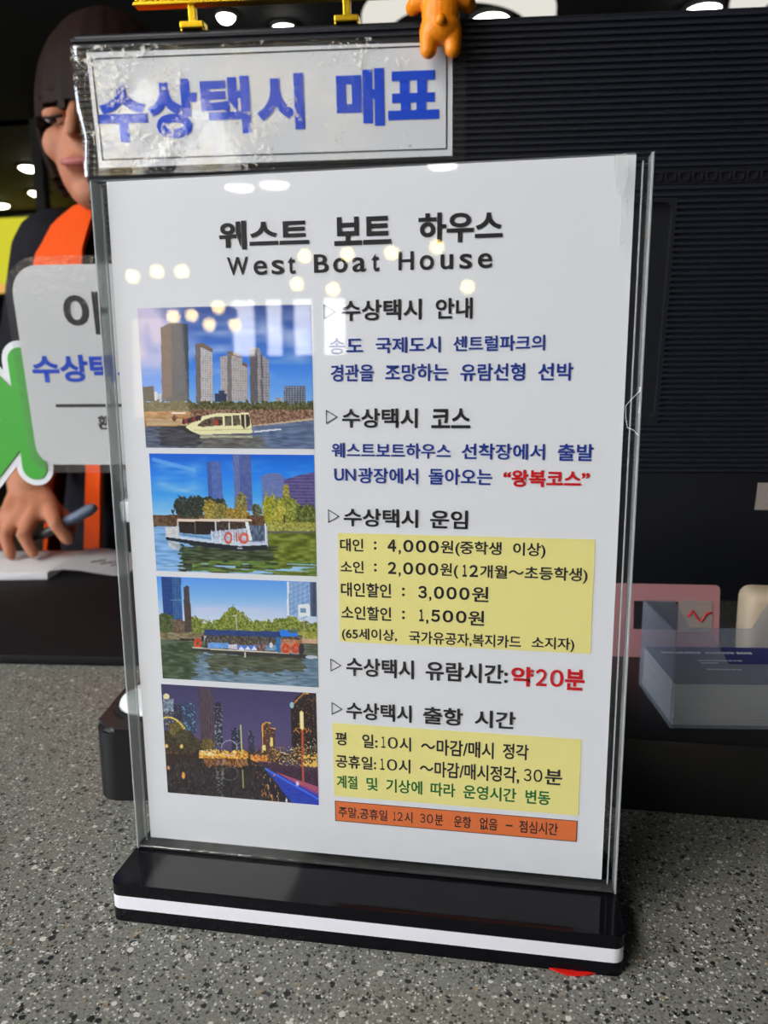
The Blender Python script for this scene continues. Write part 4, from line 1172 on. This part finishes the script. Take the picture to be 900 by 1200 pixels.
# ------------------------------------------------------------------ plain orange toy hanging over the edge
ty = on_monitor(tag(empty('toy_figure'), 'small plain orange toy seen from behind, hanging over the monitor edge', 'toy'))
bm = bmesh.new()
cx = 0.2640
ball(bm, (cx, -0.0120, 0.0020), (0.0130, 0.0100, 0.0170))
ball(bm, (cx, -0.0120, -0.0060), (0.0138, 0.0105, 0.0110))
for s in (-1, 1):
    tube(bm, [(cx + s * 0.0078, -0.0120, -0.008), (cx + s * 0.0083, -0.0135, -0.0195)], [0.0068, 0.0058])
    tube(bm, [(cx + s * 0.008, -0.011, 0.0105), (cx + s * 0.0165, -0.009, 0.0098), (cx + s * 0.0190, -0.004, 0.0085)], [0.0052, 0.0056, 0.0052])
ball(bm, (cx, -0.0070, 0.0345), (0.0220, 0.0185, 0.0205))
remeshed('body', bm, M['toy'], ty, 0.0008, 5)
bm = bmesh.new(); ball(bm, (cx, -0.0228, -0.0045), 0.0036); done('tail', bm, M['toy'], ty, 60)
bm = bmesh.new(); ball(bm, (cx, -0.0040, 0.0365), (0.0232, 0.0185, 0.0200)); done('hood', bm, M['toyred'], ty, 60)['label'] = 'red hood around the head'

# ------------------------------------------------------------------ bits seen between monitor and stand
e = on_monitor(tag(empty('tape_curl'), 'curl of clear tape hanging below the rounded sign beside the stand', 'tape'))
bm = bmesh.new()
pr = [(0.000 + 0.0045 * math.sin(t * 2.2), -0.004 - 0.006 * math.sin(t * 3.1) ** 2, -0.312 - 0.028 * t) for t in [k / 14 for k in range(15)]]
va = [bm.verts.new((x - 0.004, y, z)) for x, y, z in pr]; vb2 = [bm.verts.new((x + 0.006, y - 0.0012, z)) for x, y, z in pr]
for i in range(14): bm.faces.new((va[i], vb2[i], vb2[i + 1], va[i + 1]))
bmesh.ops.solidify(bm, geom=bm.faces[:], thickness=0.0002)
done('tape_strip', bm, M['tape'], e, 60)
bm = bmesh.new(); box(bm, (0.010, -0.008, -0.349), (0.018, 0.012, 0.018), 0.002)
on_monitor(tag(done('adhesive_pad', bm, M['white_plastic'], None, 40), 'small white square block at the monitor edge left of the stand', 'plastic block'))

# ================================================================== black call box with white dome
cb = tag(empty('call_button_box', (-0.030, 0.103, 0), (0, 0, R(9))), 'black rounded box with a white dome button left of the sign base', 'call button')
bm = bmesh.new()
prism(bm, rrect(0.082, 0.074, 0.014, 8), 0.0, 0.044, 'z')
te = [e_ for e_ in bm.edges if all(abs(v.co.z - 0.044) < 1e-6 for v in e_.verts)]
bmesh.ops.bevel(bm, geom=te, offset=0.003, segments=3, affect='EDGES'); done('housing', bm, M['dark'], cb, 40)
bm = bmesh.new(); lathe(bm, [(0.0295, 0.0438), (0.0295, 0.0458), (0.0275, 0.0462), (0.0270, 0.0445)], (-0.010, 0.002, 0)); done('collar', bm, M['dark'], cb, 40)
bm = bmesh.new(); lathe(bm, [(0.0265, 0.0442), (0.0255, 0.0470), (0.021, 0.0500), (0.013, 0.0520), (0.002, 0.0527)], (-0.010, 0.002, 0)); done('dome_button', bm, M['white_plastic'], cb, 60)['label'] = 'shiny white dome'

# red foil under the base
bm = bmesh.new()
pts = [(0.0105 * math.cos(2 * math.pi * k / 14) * (1 + 0.12 * math.sin(5 * k)), 0.0065 * math.sin(2 * math.pi * k / 14) * (1 + 0.15 * math.cos(3 * k))) for k in range(14)]
prism(bm, pts, 0, 0.0008, 'z'); bmesh.ops.triangulate(bm, faces=bm.faces[:])
for v in bm.verts:
    if v.co.y < -0.003: v.co.z += random.uniform(0.0003, 0.0016)
t = tag(done('red_foil_scrap', bm, M['redtape']), 'scrap of shiny red foil peeking out under the sign base', 'scrap'); t.location = (0.1960, -0.0255, 0.0003)
t.scale = (1, 1, 0.4)

# ================================================================== right side: plinth, card box, things behind
bm = bmesh.new(); box(bm, (0.395, 0.1725, 0.0218), (0.34, 0.156, 0.0436), 0.0025, 2)
tag(done('black_riser', bm, M['dark'], None, 40), 'low black riser under the business card box', 'riser')

KB = Matrix.Translation((0.2590, 0.1090, 0.0440)) @ Matrix.Rotation(R(6.5), 4, 'Z')
bxo = tag(empty('card_box'), 'clear plastic business card box with notched walls right of the sign', 'card box')
bxo.matrix_world = KB
bw, bd, bh, th = 0.098, 0.062, 0.056, 0.0012


def wall_notched(y, name):
    bm = bmesh.new()
    pts = [(0, 0), (bw, 0), (bw, bh), (bw - 0.020, bh), (bw - 0.030, bh - 0.018), (0.030, bh - 0.018), (0.019, bh), (0, bh)]
    prism(bm, pts, y, y + th); return done(name, bm, M['box'], bxo)


wall_notched(0, 'front_wall'); wall_notched(bd - th, 'rear_wall')
for x in (0, bw - th):
    bm = bmesh.new(); box(bm, (x + th / 2, bd / 2, bh / 2), (th, bd - 2 * th, bh)); done('side_wall', bm, M['box'], bxo)
bm = bmesh.new(); box(bm, (bw / 2, bd / 2, th / 2), (bw - 2 * th, bd - 2 * th, th)); done('floor_plate', bm, M['box'], bxo)
# the stack of cards: one thing per card
rc = random.Random(3)
cards = []
ncard = 27
ch = 0.0009
cm = None
for k in range(ncard):
    top = k == ncard - 1
    if k == 0:
        bm = bmesh.new(); box(bm, (0, 0, ch / 2), (0.0945, 0.0585, ch * 0.9), 0.0001, 1)
        o = done('business_card', bm, M['card_white']); cm = o.data
    else:
        o = bpy.data.objects.new('business_card', cm); COL.objects.link(o)
    o.matrix_world = KB @ Matrix.Translation((bw / 2 + rc.uniform(-.0004, .0004), bd / 2 + rc.uniform(-.0004, .0004), th + 0.0001 + k * ch))
    if top:
        tag(o, 'navy business card with white print on top of the card stack', 'business card', 'business cards in the clear box')
        bm = bmesh.new(); box(bm, (0, 0, ch + 0.0001), (0.0945, 0.0585, 0.0003)); f_ = done('navy_face', bm, M['card_blue'], o)
        bm = bmesh.new()
        for x0, x1, y0, hh in ((-0.040, -0.016, 0.019, .0028), (-0.013, 0.003, 0.019, .0028), (0.006, 0.014, 0.019, .0028), (-0.022, 0.004, 0.006, .0014), (-0.022, -0.012, 0.002, .0014), (-0.022, -0.002, -0.008, .0014)):
            xx = x0
            while xx < x1:
                wdt = rc.uniform(.0012, .0026); box(bm, (xx + wdt / 2, y0, ch + 0.0003), (wdt, hh, 0.0002)); xx += wdt + .0006
        done('card_print', bm, M['ink_white'], f_)
    else:
        tag(o, 'white-edged business card lying in the stack under the navy card', 'business card', 'business cards in the clear box')

# pink ticket holder and beige thing behind
pk = tag(empty('pink_ticket', (0.277, 0.222, 0.0436), (R(-8), 0, R(3))), 'pink card with dark and white patches standing behind the card box', 'card')
bm = bmesh.new(); prism(bm, rrect(0.074, 0.052, 0.003, 5, 0.0, 0.026), -0.0006, 0.0006); done('card_sheet', bm, M['pink'], pk)
bm = bmesh.new(); box(bm, (-0.006, -0.0008, 0.030), (0.030, 0.0004, 0.020)); done('dark_patch', bm, M['ink_black'], pk)
bm = bmesh.new(); box(bm, (0.021, -0.0008, 0.030), (0.022, 0.0004, 0.022)); wp = done('white_patch', bm, M['plate'], pk)
bm = bmesh.new(); tube(bm, [(0.016 + 0.003 * k, -0.0011, 0.030 + 0.004 * math.sin(k * 1.7)) for k in range(6)], 0.0007, 6); done('red_scribble', bm, M['ink_red'], wp)
bm = bmesh.new(); box(bm, (0, 0, 0.026), (0.050, 0.030, 0.052), 0.008, 4)
t = tag(done('beige_holder', bm, M['beige'], None, 40), 'beige rounded holder behind the card box at the right edge', 'holder'); t.location = (0.352, 0.226, 0.0437)
# small bright label on the dark monitor bottom at the right edge
bm = bmesh.new(); box(bm, (0, 0, 0), (0.016, 0.0006, 0.022))
lbm = done('rating_plate', bm, M['plate'], mon); lbm.location = (0.5225, -0.0018, -0.3365); lbm['label'] = 'small pale sticker'

# ================================================================== NOTEBOOK, PERSON, PEN
nbk = tag(empty('open_notebook', (-0.365, 0.535, 0.0092), (0, 0, R(10))), 'open notebook with white pages on the black board under the hand', 'notebook')
bm = bmesh.new(); box(bm, (-0.105, -0.005, 0.0045), (0.200, 0.115, 0.009), 0.0015, 2)
done('page_block', bm, M['paper'], nbk, 40)
bm = bmesh.new()
pr = [(-0.004, 0.0105), (0.012, 0.0118), (0.030, 0.0100), (0.050, 0.0060), (0.068, 0.0028), (0.082, 0.0022)]
a = [bm.verts.new((x, -0.060 + x * 0.05, z)) for x, z in pr]; b = [bm.verts.new((x, 0.052, z)) for x, z in pr]
for i in range(len(pr) - 1): bm.faces.new((a[i], a[i + 1], b[i + 1], b[i]))
bmesh.ops.solidify(bm, geom=bm.faces[:], thickness=0.0012)
pg = done('turned_page', bm, M['paper'], nbk, 60)
bm = bmesh.new()
for k in range(9):
    x = 0.030 + 0.004 * k; y0 = -0.02 + 0.006 * (k % 3)
    zz = 0.0105 - max(0, x - 0.03) * 0.19
    tube(bm, [(x, y0, zz), (x + 0.003, y0 + 0.006, zz - 0.0005), (x + 0.001, y0 + 0.012, zz - 0.0004)], 0.0005, 5)
done('handwriting', bm, M['ink_black'], pg)

# ---- person standing behind the counter, leaning over the notebook
pe = tag(empty('person', (-0.33, 0.74, FZ)), 'person in orange vest and black shirt writing in the notebook', 'person')
def W(x, y, z): return (x + 0.33, y - 0.74, z - FZ)          # world to the person's own space
bm = bmesh.new()
HX, HY, HZ = -0.366, 0.700, 0.562
# head, jaw, neck
ball(bm, W(HX, HY + 0.012, HZ + 0.030), (0.074, 0.092, 0.088))
ball(bm, W(HX, HY - 0.022, HZ - 0.040), (0.056, 0.060, 0.070))
ball(bm, W(HX, HY - 0.052, HZ - 0.088), (0.026, 0.024, 0.020))
tube(bm, [W(HX, HY - 0.082, HZ + 0.008), W(HX, HY - 0.092, HZ - 0.024)], [0.007, 0.010], 12)
for s in (-1, 1):
    ball(bm, W(HX + s * 0.038, HY - 0.058, HZ - 0.028), (0.022, 0.016, 0.022))
    ball(bm, W(HX + s * 0.074, HY + 0.012, HZ - 0.010), (0.010, 0.018, 0.030))
ball(bm, W(HX, HY - 0.080, HZ - 0.058), (0.022, 0.012, 0.010))
tube(bm, [W(HX + 0.012, HY + 0.030, HZ - 0.050), W(-0.345, 0.752, 0.46)], [0.052, 0.058], 18)
# torso, hips, legs
loft(bm, [W(-0.33, 0.74, -0.10) + (0.165, 0.110), W(-0.33, 0.745, 0.00) + (0.155, 0.105), W(-0.33, 0.75, 0.12) + (0.138, 0.098), W(-0.335, 0.752, 0.26) + (0.160, 0.108), W(-0.338, 0.755, 0.36) + (0.168, 0.108), W(-0.34, 0.757, 0.43) + (0.150, 0.090), W(-0.342, 0.757, 0.475) + (0.070, 0.062)])
for s in (-1, 1):
    tube(bm, [W(-0.33 + s * 0.085, 0.74, -0.08), W(-0.33 + s * 0.09, 0.74, -0.48), W(-0.33 + s * 0.092, 0.755, -0.87)], [0.085, 0.058, 0.038], 18)
    tube(bm, [W(-0.33 + s * 0.095, 0.78, -0.91), W(-0.33 + s * 0.11, 0.64, -0.925)], [0.036, 0.025], 14)
# arms; right arm (left in the picture) reaches to the notebook, left arm rests on the board
SH_R, EL_R, WR_R = (-0.468, 0.735, 0.410), (-0.520, 0.715, 0.205), (-0.452, 0.590, 0.100)
SH_L, EL_L, WR_L = (-0.205, 0.745, 0.410), (-0.100, 0.710, 0.190), (-0.090, 0.600, 0.060)
tube(bm, [W(*SH_R), W(*EL_R)], [0.052, 0.042], 18); tube(bm, [W(*EL_R), W(-0.486, 0.653, 0.153), W(*WR_R)], [0.043, 0.040, 0.028], 18)
tube(bm, [W(*SH_L), W(*EL_L)], [0.052, 0.042], 18); tube(bm, [W(*EL_L), W(*WR_L)], [0.042, 0.027], 18)
# right hand on the page: palm slab and five fingers closing on the pen
def palm(a, b, w0, w1, t):
    a, b = Vector(a), Vector(b)
    for k in range(4):
        f = (k - 1.5) / 1.5
        tube(bm, [W(*(a + Vector((f * w0, 0.0, -abs(f) * .002)))), W(*(a.lerp(b, .5) + Vector((f * (w0 + w1) / 2, 0, 0)))), W(*(b + Vector((f * w1, 0, -abs(f) * .003))))], [t, t * 1.05, t], 12)
palm((-0.450, 0.588, 0.094), (-0.425, 0.548, 0.074), 0.016, 0.030, 0.0125)
FG = [  # little, ring, middle, index: base, knuckle, middle joint, tip
    [(-0.455, 0.550, 0.068), (-0.466, 0.532, 0.052), (-0.464, 0.530, 0.030)],
    [(-0.436, 0.546, 0.073), (-0.444, 0.520, 0.050), (-0.438, 0.520, 0.026)],
    [(-0.416, 0.545, 0.076), (-0.417, 0.517, 0.052), (-0.409, 0.522, 0.029)],
    [(-0.397, 0.549, 0.078), (-0.376, 0.522, 0.066), (-0.365, 0.528, 0.045)]]
for f, r_ in zip(FG, (0.0082, 0.0092, 0.0096, 0.0094)):
    b = Vector((-0.438, 0.572, 0.083))
    tube(bm, [W(*b), W(*f[0]), W(*f[1]), W(*f[2])], [r_ * 1.1, r_ * 1.1, r_, r_ * 0.82], 12)
tube(bm, [W(-0.428, 0.578, 0.080), W(-0.396, 0.566, 0.066), W(-0.375, 0.548, 0.056), W(-0.369, 0.533, 0.046)], [0.014, 0.0125, 0.0105, 0.0088], 12)   # thumb
# left hand flat on the board
palm((-0.093, 0.596, 0.050), (-0.135, 0.560, 0.030), 0.014, 0.020, 0.012)
for k in range(4):
    o_ = Vector((-0.152 + 0.016 * k, 0.560 - 0.010 * k, 0.029)); d_ = Vector((-0.66, -0.70, -0.06))
    ln = (0.045, 0.058, 0.062, 0.052)[k]
    tube(bm, [W(*(o_ - d_ * .02)), W(*(o_ + d_ * ln * .55 + Vector((0, 0, .004)))), W(*(o_ + d_ * ln - Vector((0, 0, .006))))], [0.0092, 0.0088, 0.0075], 12)
tube(bm, [W(-0.102, 0.572, 0.042), W(-0.095, 0.545, 0.032), W(-0.112, 0.520, 0.025)], [0.012, 0.0105, 0.0085], 12)
body = remeshed('body', bm, M['skin'], pe, 0.0042, 3)
# face details
for s in (-1, 1):
    bm = bmesh.new(); ball(bm, W(HX + s * 0.033, HY - 0.0715, HZ - 0.002), (0.013, 0.010, 0.0065)); ev = done('eye', bm, M['eye'], body, 60)
    bm = bmesh.new(); ball(bm, W(HX + s * 0.033, HY - 0.0770, HZ - 0.006), (0.006, 0.0045, 0.0045)); done('iris', bm, M['iris'], ev, 60)
    bm = bmesh.new(); ball(bm, W(HX + s * 0.033, HY - 0.0722, HZ + 0.002), (0.0155, 0.0115, 0.0078)); done('eyelid', bm, M['skin'], body, 60)
    bm = bmesh.new(); tube(bm, [W(HX + s * 0.016, HY - 0.084, HZ + 0.024), W(HX + s * 0.034, HY - 0.082, HZ + 0.029), W(HX + s * 0.052, HY - 0.070, HZ + 0.023)], [0.003, 0.0034, 0.002], 8); done('eyebrow', bm, M['hair'], body, 60)
    bm = bmesh.new(); tube(bm, [W(HX + s * 0.019, HY - 0.0800, HZ - 0.003), W(HX + s * 0.033, HY - 0.0835, HZ - 0.0055), W(HX + s * 0.048, HY - 0.0740, HZ - 0.002)], 0.0018, 6); done('eyelash', bm, M['hair'], body, 60)
bm = bmesh.new(); ball(bm, W(HX, HY - 0.089, HZ - 0.059), (0.021, 0.006, 0.0055)); done('mouth', bm, M['lip'], body, 60)
# hair: full cap with a fringe to the brows, sides hanging to the jaw
bm = bmesh.new()
ball(bm, W(HX + 0.004, HY + 0.016, HZ + 0.012), (0.098, 0.108, 0.140), 60, 44)
ox, oy, oz = W(HX, HY, HZ)
kill = [v for v in bm.verts if (v.co.y - oy) < 0.0 and (v.co.z - oz) < 0.004 + 0.008 * math.sin((v.co.x - ox) * 160) and abs(v.co.x - ox) < 0.060 + 0.005 * math.sin(v.co.z * 90)]
kill += [v for v in bm.verts if (v.co.z - oz) < -0.082 + 0.012 * math.sin(math.atan2(v.co.y - oy, v.co.x - ox) * 9)]
bmesh.ops.delete(bm, geom=list(set(kill)), context='VERTS')
for v in bm.verts:
    a = math.atan2(v.co.y - oy - 0.016, v.co.x - ox)
    k_ = 1 + 0.018 * math.sin(a * 23 + v.co.z * 14) + 0.012 * math.sin(a * 41 - v.co.z * 22)
    v.co.x = ox + (v.co.x - ox) * k_; v.co.y = oy + (v.co.y - oy) * k_
bmesh.ops.solidify(bm, geom=bm.faces[:], thickness=0.010)
done('hair', bm, M['hair'], pe, 60)
# black shirt with sleeves to the mid forearm
bm = bmesh.new()
loft(bm, [W(-0.33, 0.74, -0.06) + (0.174, 0.120), W(-0.33, 0.745, 0.02) + (0.166, 0.116), W(-0.33, 0.75, 0.12) + (0.150, 0.110), W(-0.335, 0.752, 0.26) + (0.171, 0.119), W(-0.338, 0.755, 0.36) + (0.178, 0.118), W(-0.34, 0.757, 0.43) + (0.160, 0.100), W(-0.344, 0.757, 0.470) + (0.072, 0.068)])
def sleeve(S, E, Wr, t):
    mid = Vector(E).lerp(Vector(Wr), t)
    tube(bm, [W(*S), W(*E)], [0.068, 0.056], 18); tube(bm, [W(*E), W(*mid)], [0.057, 0.049], 18)
sleeve(SH_R, EL_R, WR_R, 0.42); sleeve(SH_L, EL_L, WR_L, 0.42)
remeshed('shirt', bm, M['shirt'], pe, 0.006, 3)
# trousers
bm = bmesh.new()
loft(bm, [W(-0.33, 0.74, -0.16) + (0.176, 0.122), W(-0.33, 0.74, -0.05) + (0.172, 0.119)])
for s in (-1, 1): tube(bm, [W(-0.33 + s * 0.085, 0.74, -0.10), W(-0.33 + s * 0.09, 0.74, -0.48), W(-0.33 + s * 0.092, 0.755, -0.86)], [0.097, 0.072, 0.055], 18)
remeshed('trousers', bm, M['trouser'], pe, 0.008, 3)
# orange vest: open ended shell, arm holes and V front
bm = bmesh.new()
seg = 44
RG = [(-0.33, 0.742, -0.08, 0.196, 0.142), (-0.33, 0.747, 0.02, 0.186, 0.136), (-0.33, 0.752, 0.12, 0.172, 0.130), (-0.335, 0.754, 0.22, 0.182, 0.134), (-0.337, 0.756, 0.30, 0.190, 0.136),
      (-0.338, 0.757, 0.36, 0.186, 0.132), (-0.340, 0.758, 0.405, 0.172, 0.122), (-0.341, 0.758, 0.440, 0.146, 0.106), (-0.343, 0.758, 0.466, 0.106, 0.088)]
rs = []
for cx, cy, cz, rx, ry in RG:
    rs.append([bm.verts.new(W(cx + rx * math.cos(2 * math.pi * (k + .5) / seg), cy + ry * math.sin(2 * math.pi * (k + .5) / seg), cz)) for k in range(seg)])
for i in range(len(rs) - 1):
    for k in range(seg):
        a = 360 * (k + 1) / seg
        da = min(abs(a), abs(a - 360)); db = abs(a - 180)
        if RG[i][2] >= 0.22 and RG[i][2] < 0.40 and min(da, db) < 20: continue        # arm holes
        df = abs(a - 270)
        if RG[i][2] < 0.20 and (abs(a - 279) < 20 or a < 250 and a > 200): continue           # open, swept-back front
        if df < 4 or (RG[i][2] >= 0.36 and df < 14): continue                          # front opening
        bm.faces.new((rs[i][k], rs[i][(k + 1) % seg], rs[i + 1][(k + 1) % seg], rs[i + 1][k]))
bmesh.ops.delete(bm, geom=[v for v in bm.verts if not v.link_faces], context='VERTS')
bmesh.ops.solidify(bm, geom=bm.faces[:], thickness=-0.006)
done('vest', bm, M['vest'], pe, 60)['label'] = 'bright orange sleeveless vest'

# pen held in the hand
pn = tag(empty('marker_pen'), 'dark marker pen with grey-blue end held in the writing hand', 'pen')
A, Bp = Vector((-0.4085, 0.532, 0.0455)), Vector((-0.334, 0.536, 0.0835))
d = (Bp - A).normalized()
bm = bmesh.new(); tube(bm, [A - d * 0.010, A, A + d * 0.012, A + d * 0.048], [0.0022, 0.0046, 0.0062, 0.0062], 14, False); done('barrel', bm, M['pen'], pn, 40)
bm = bmesh.new(); tube(bm, [A + d * 0.047, Bp - d * 0.004, Bp], [0.0070, 0.0072, 0.0062], 14, True); done('end_cap', bm, M['pencap'], pn, 40)['label'] = 'grey-blue end'
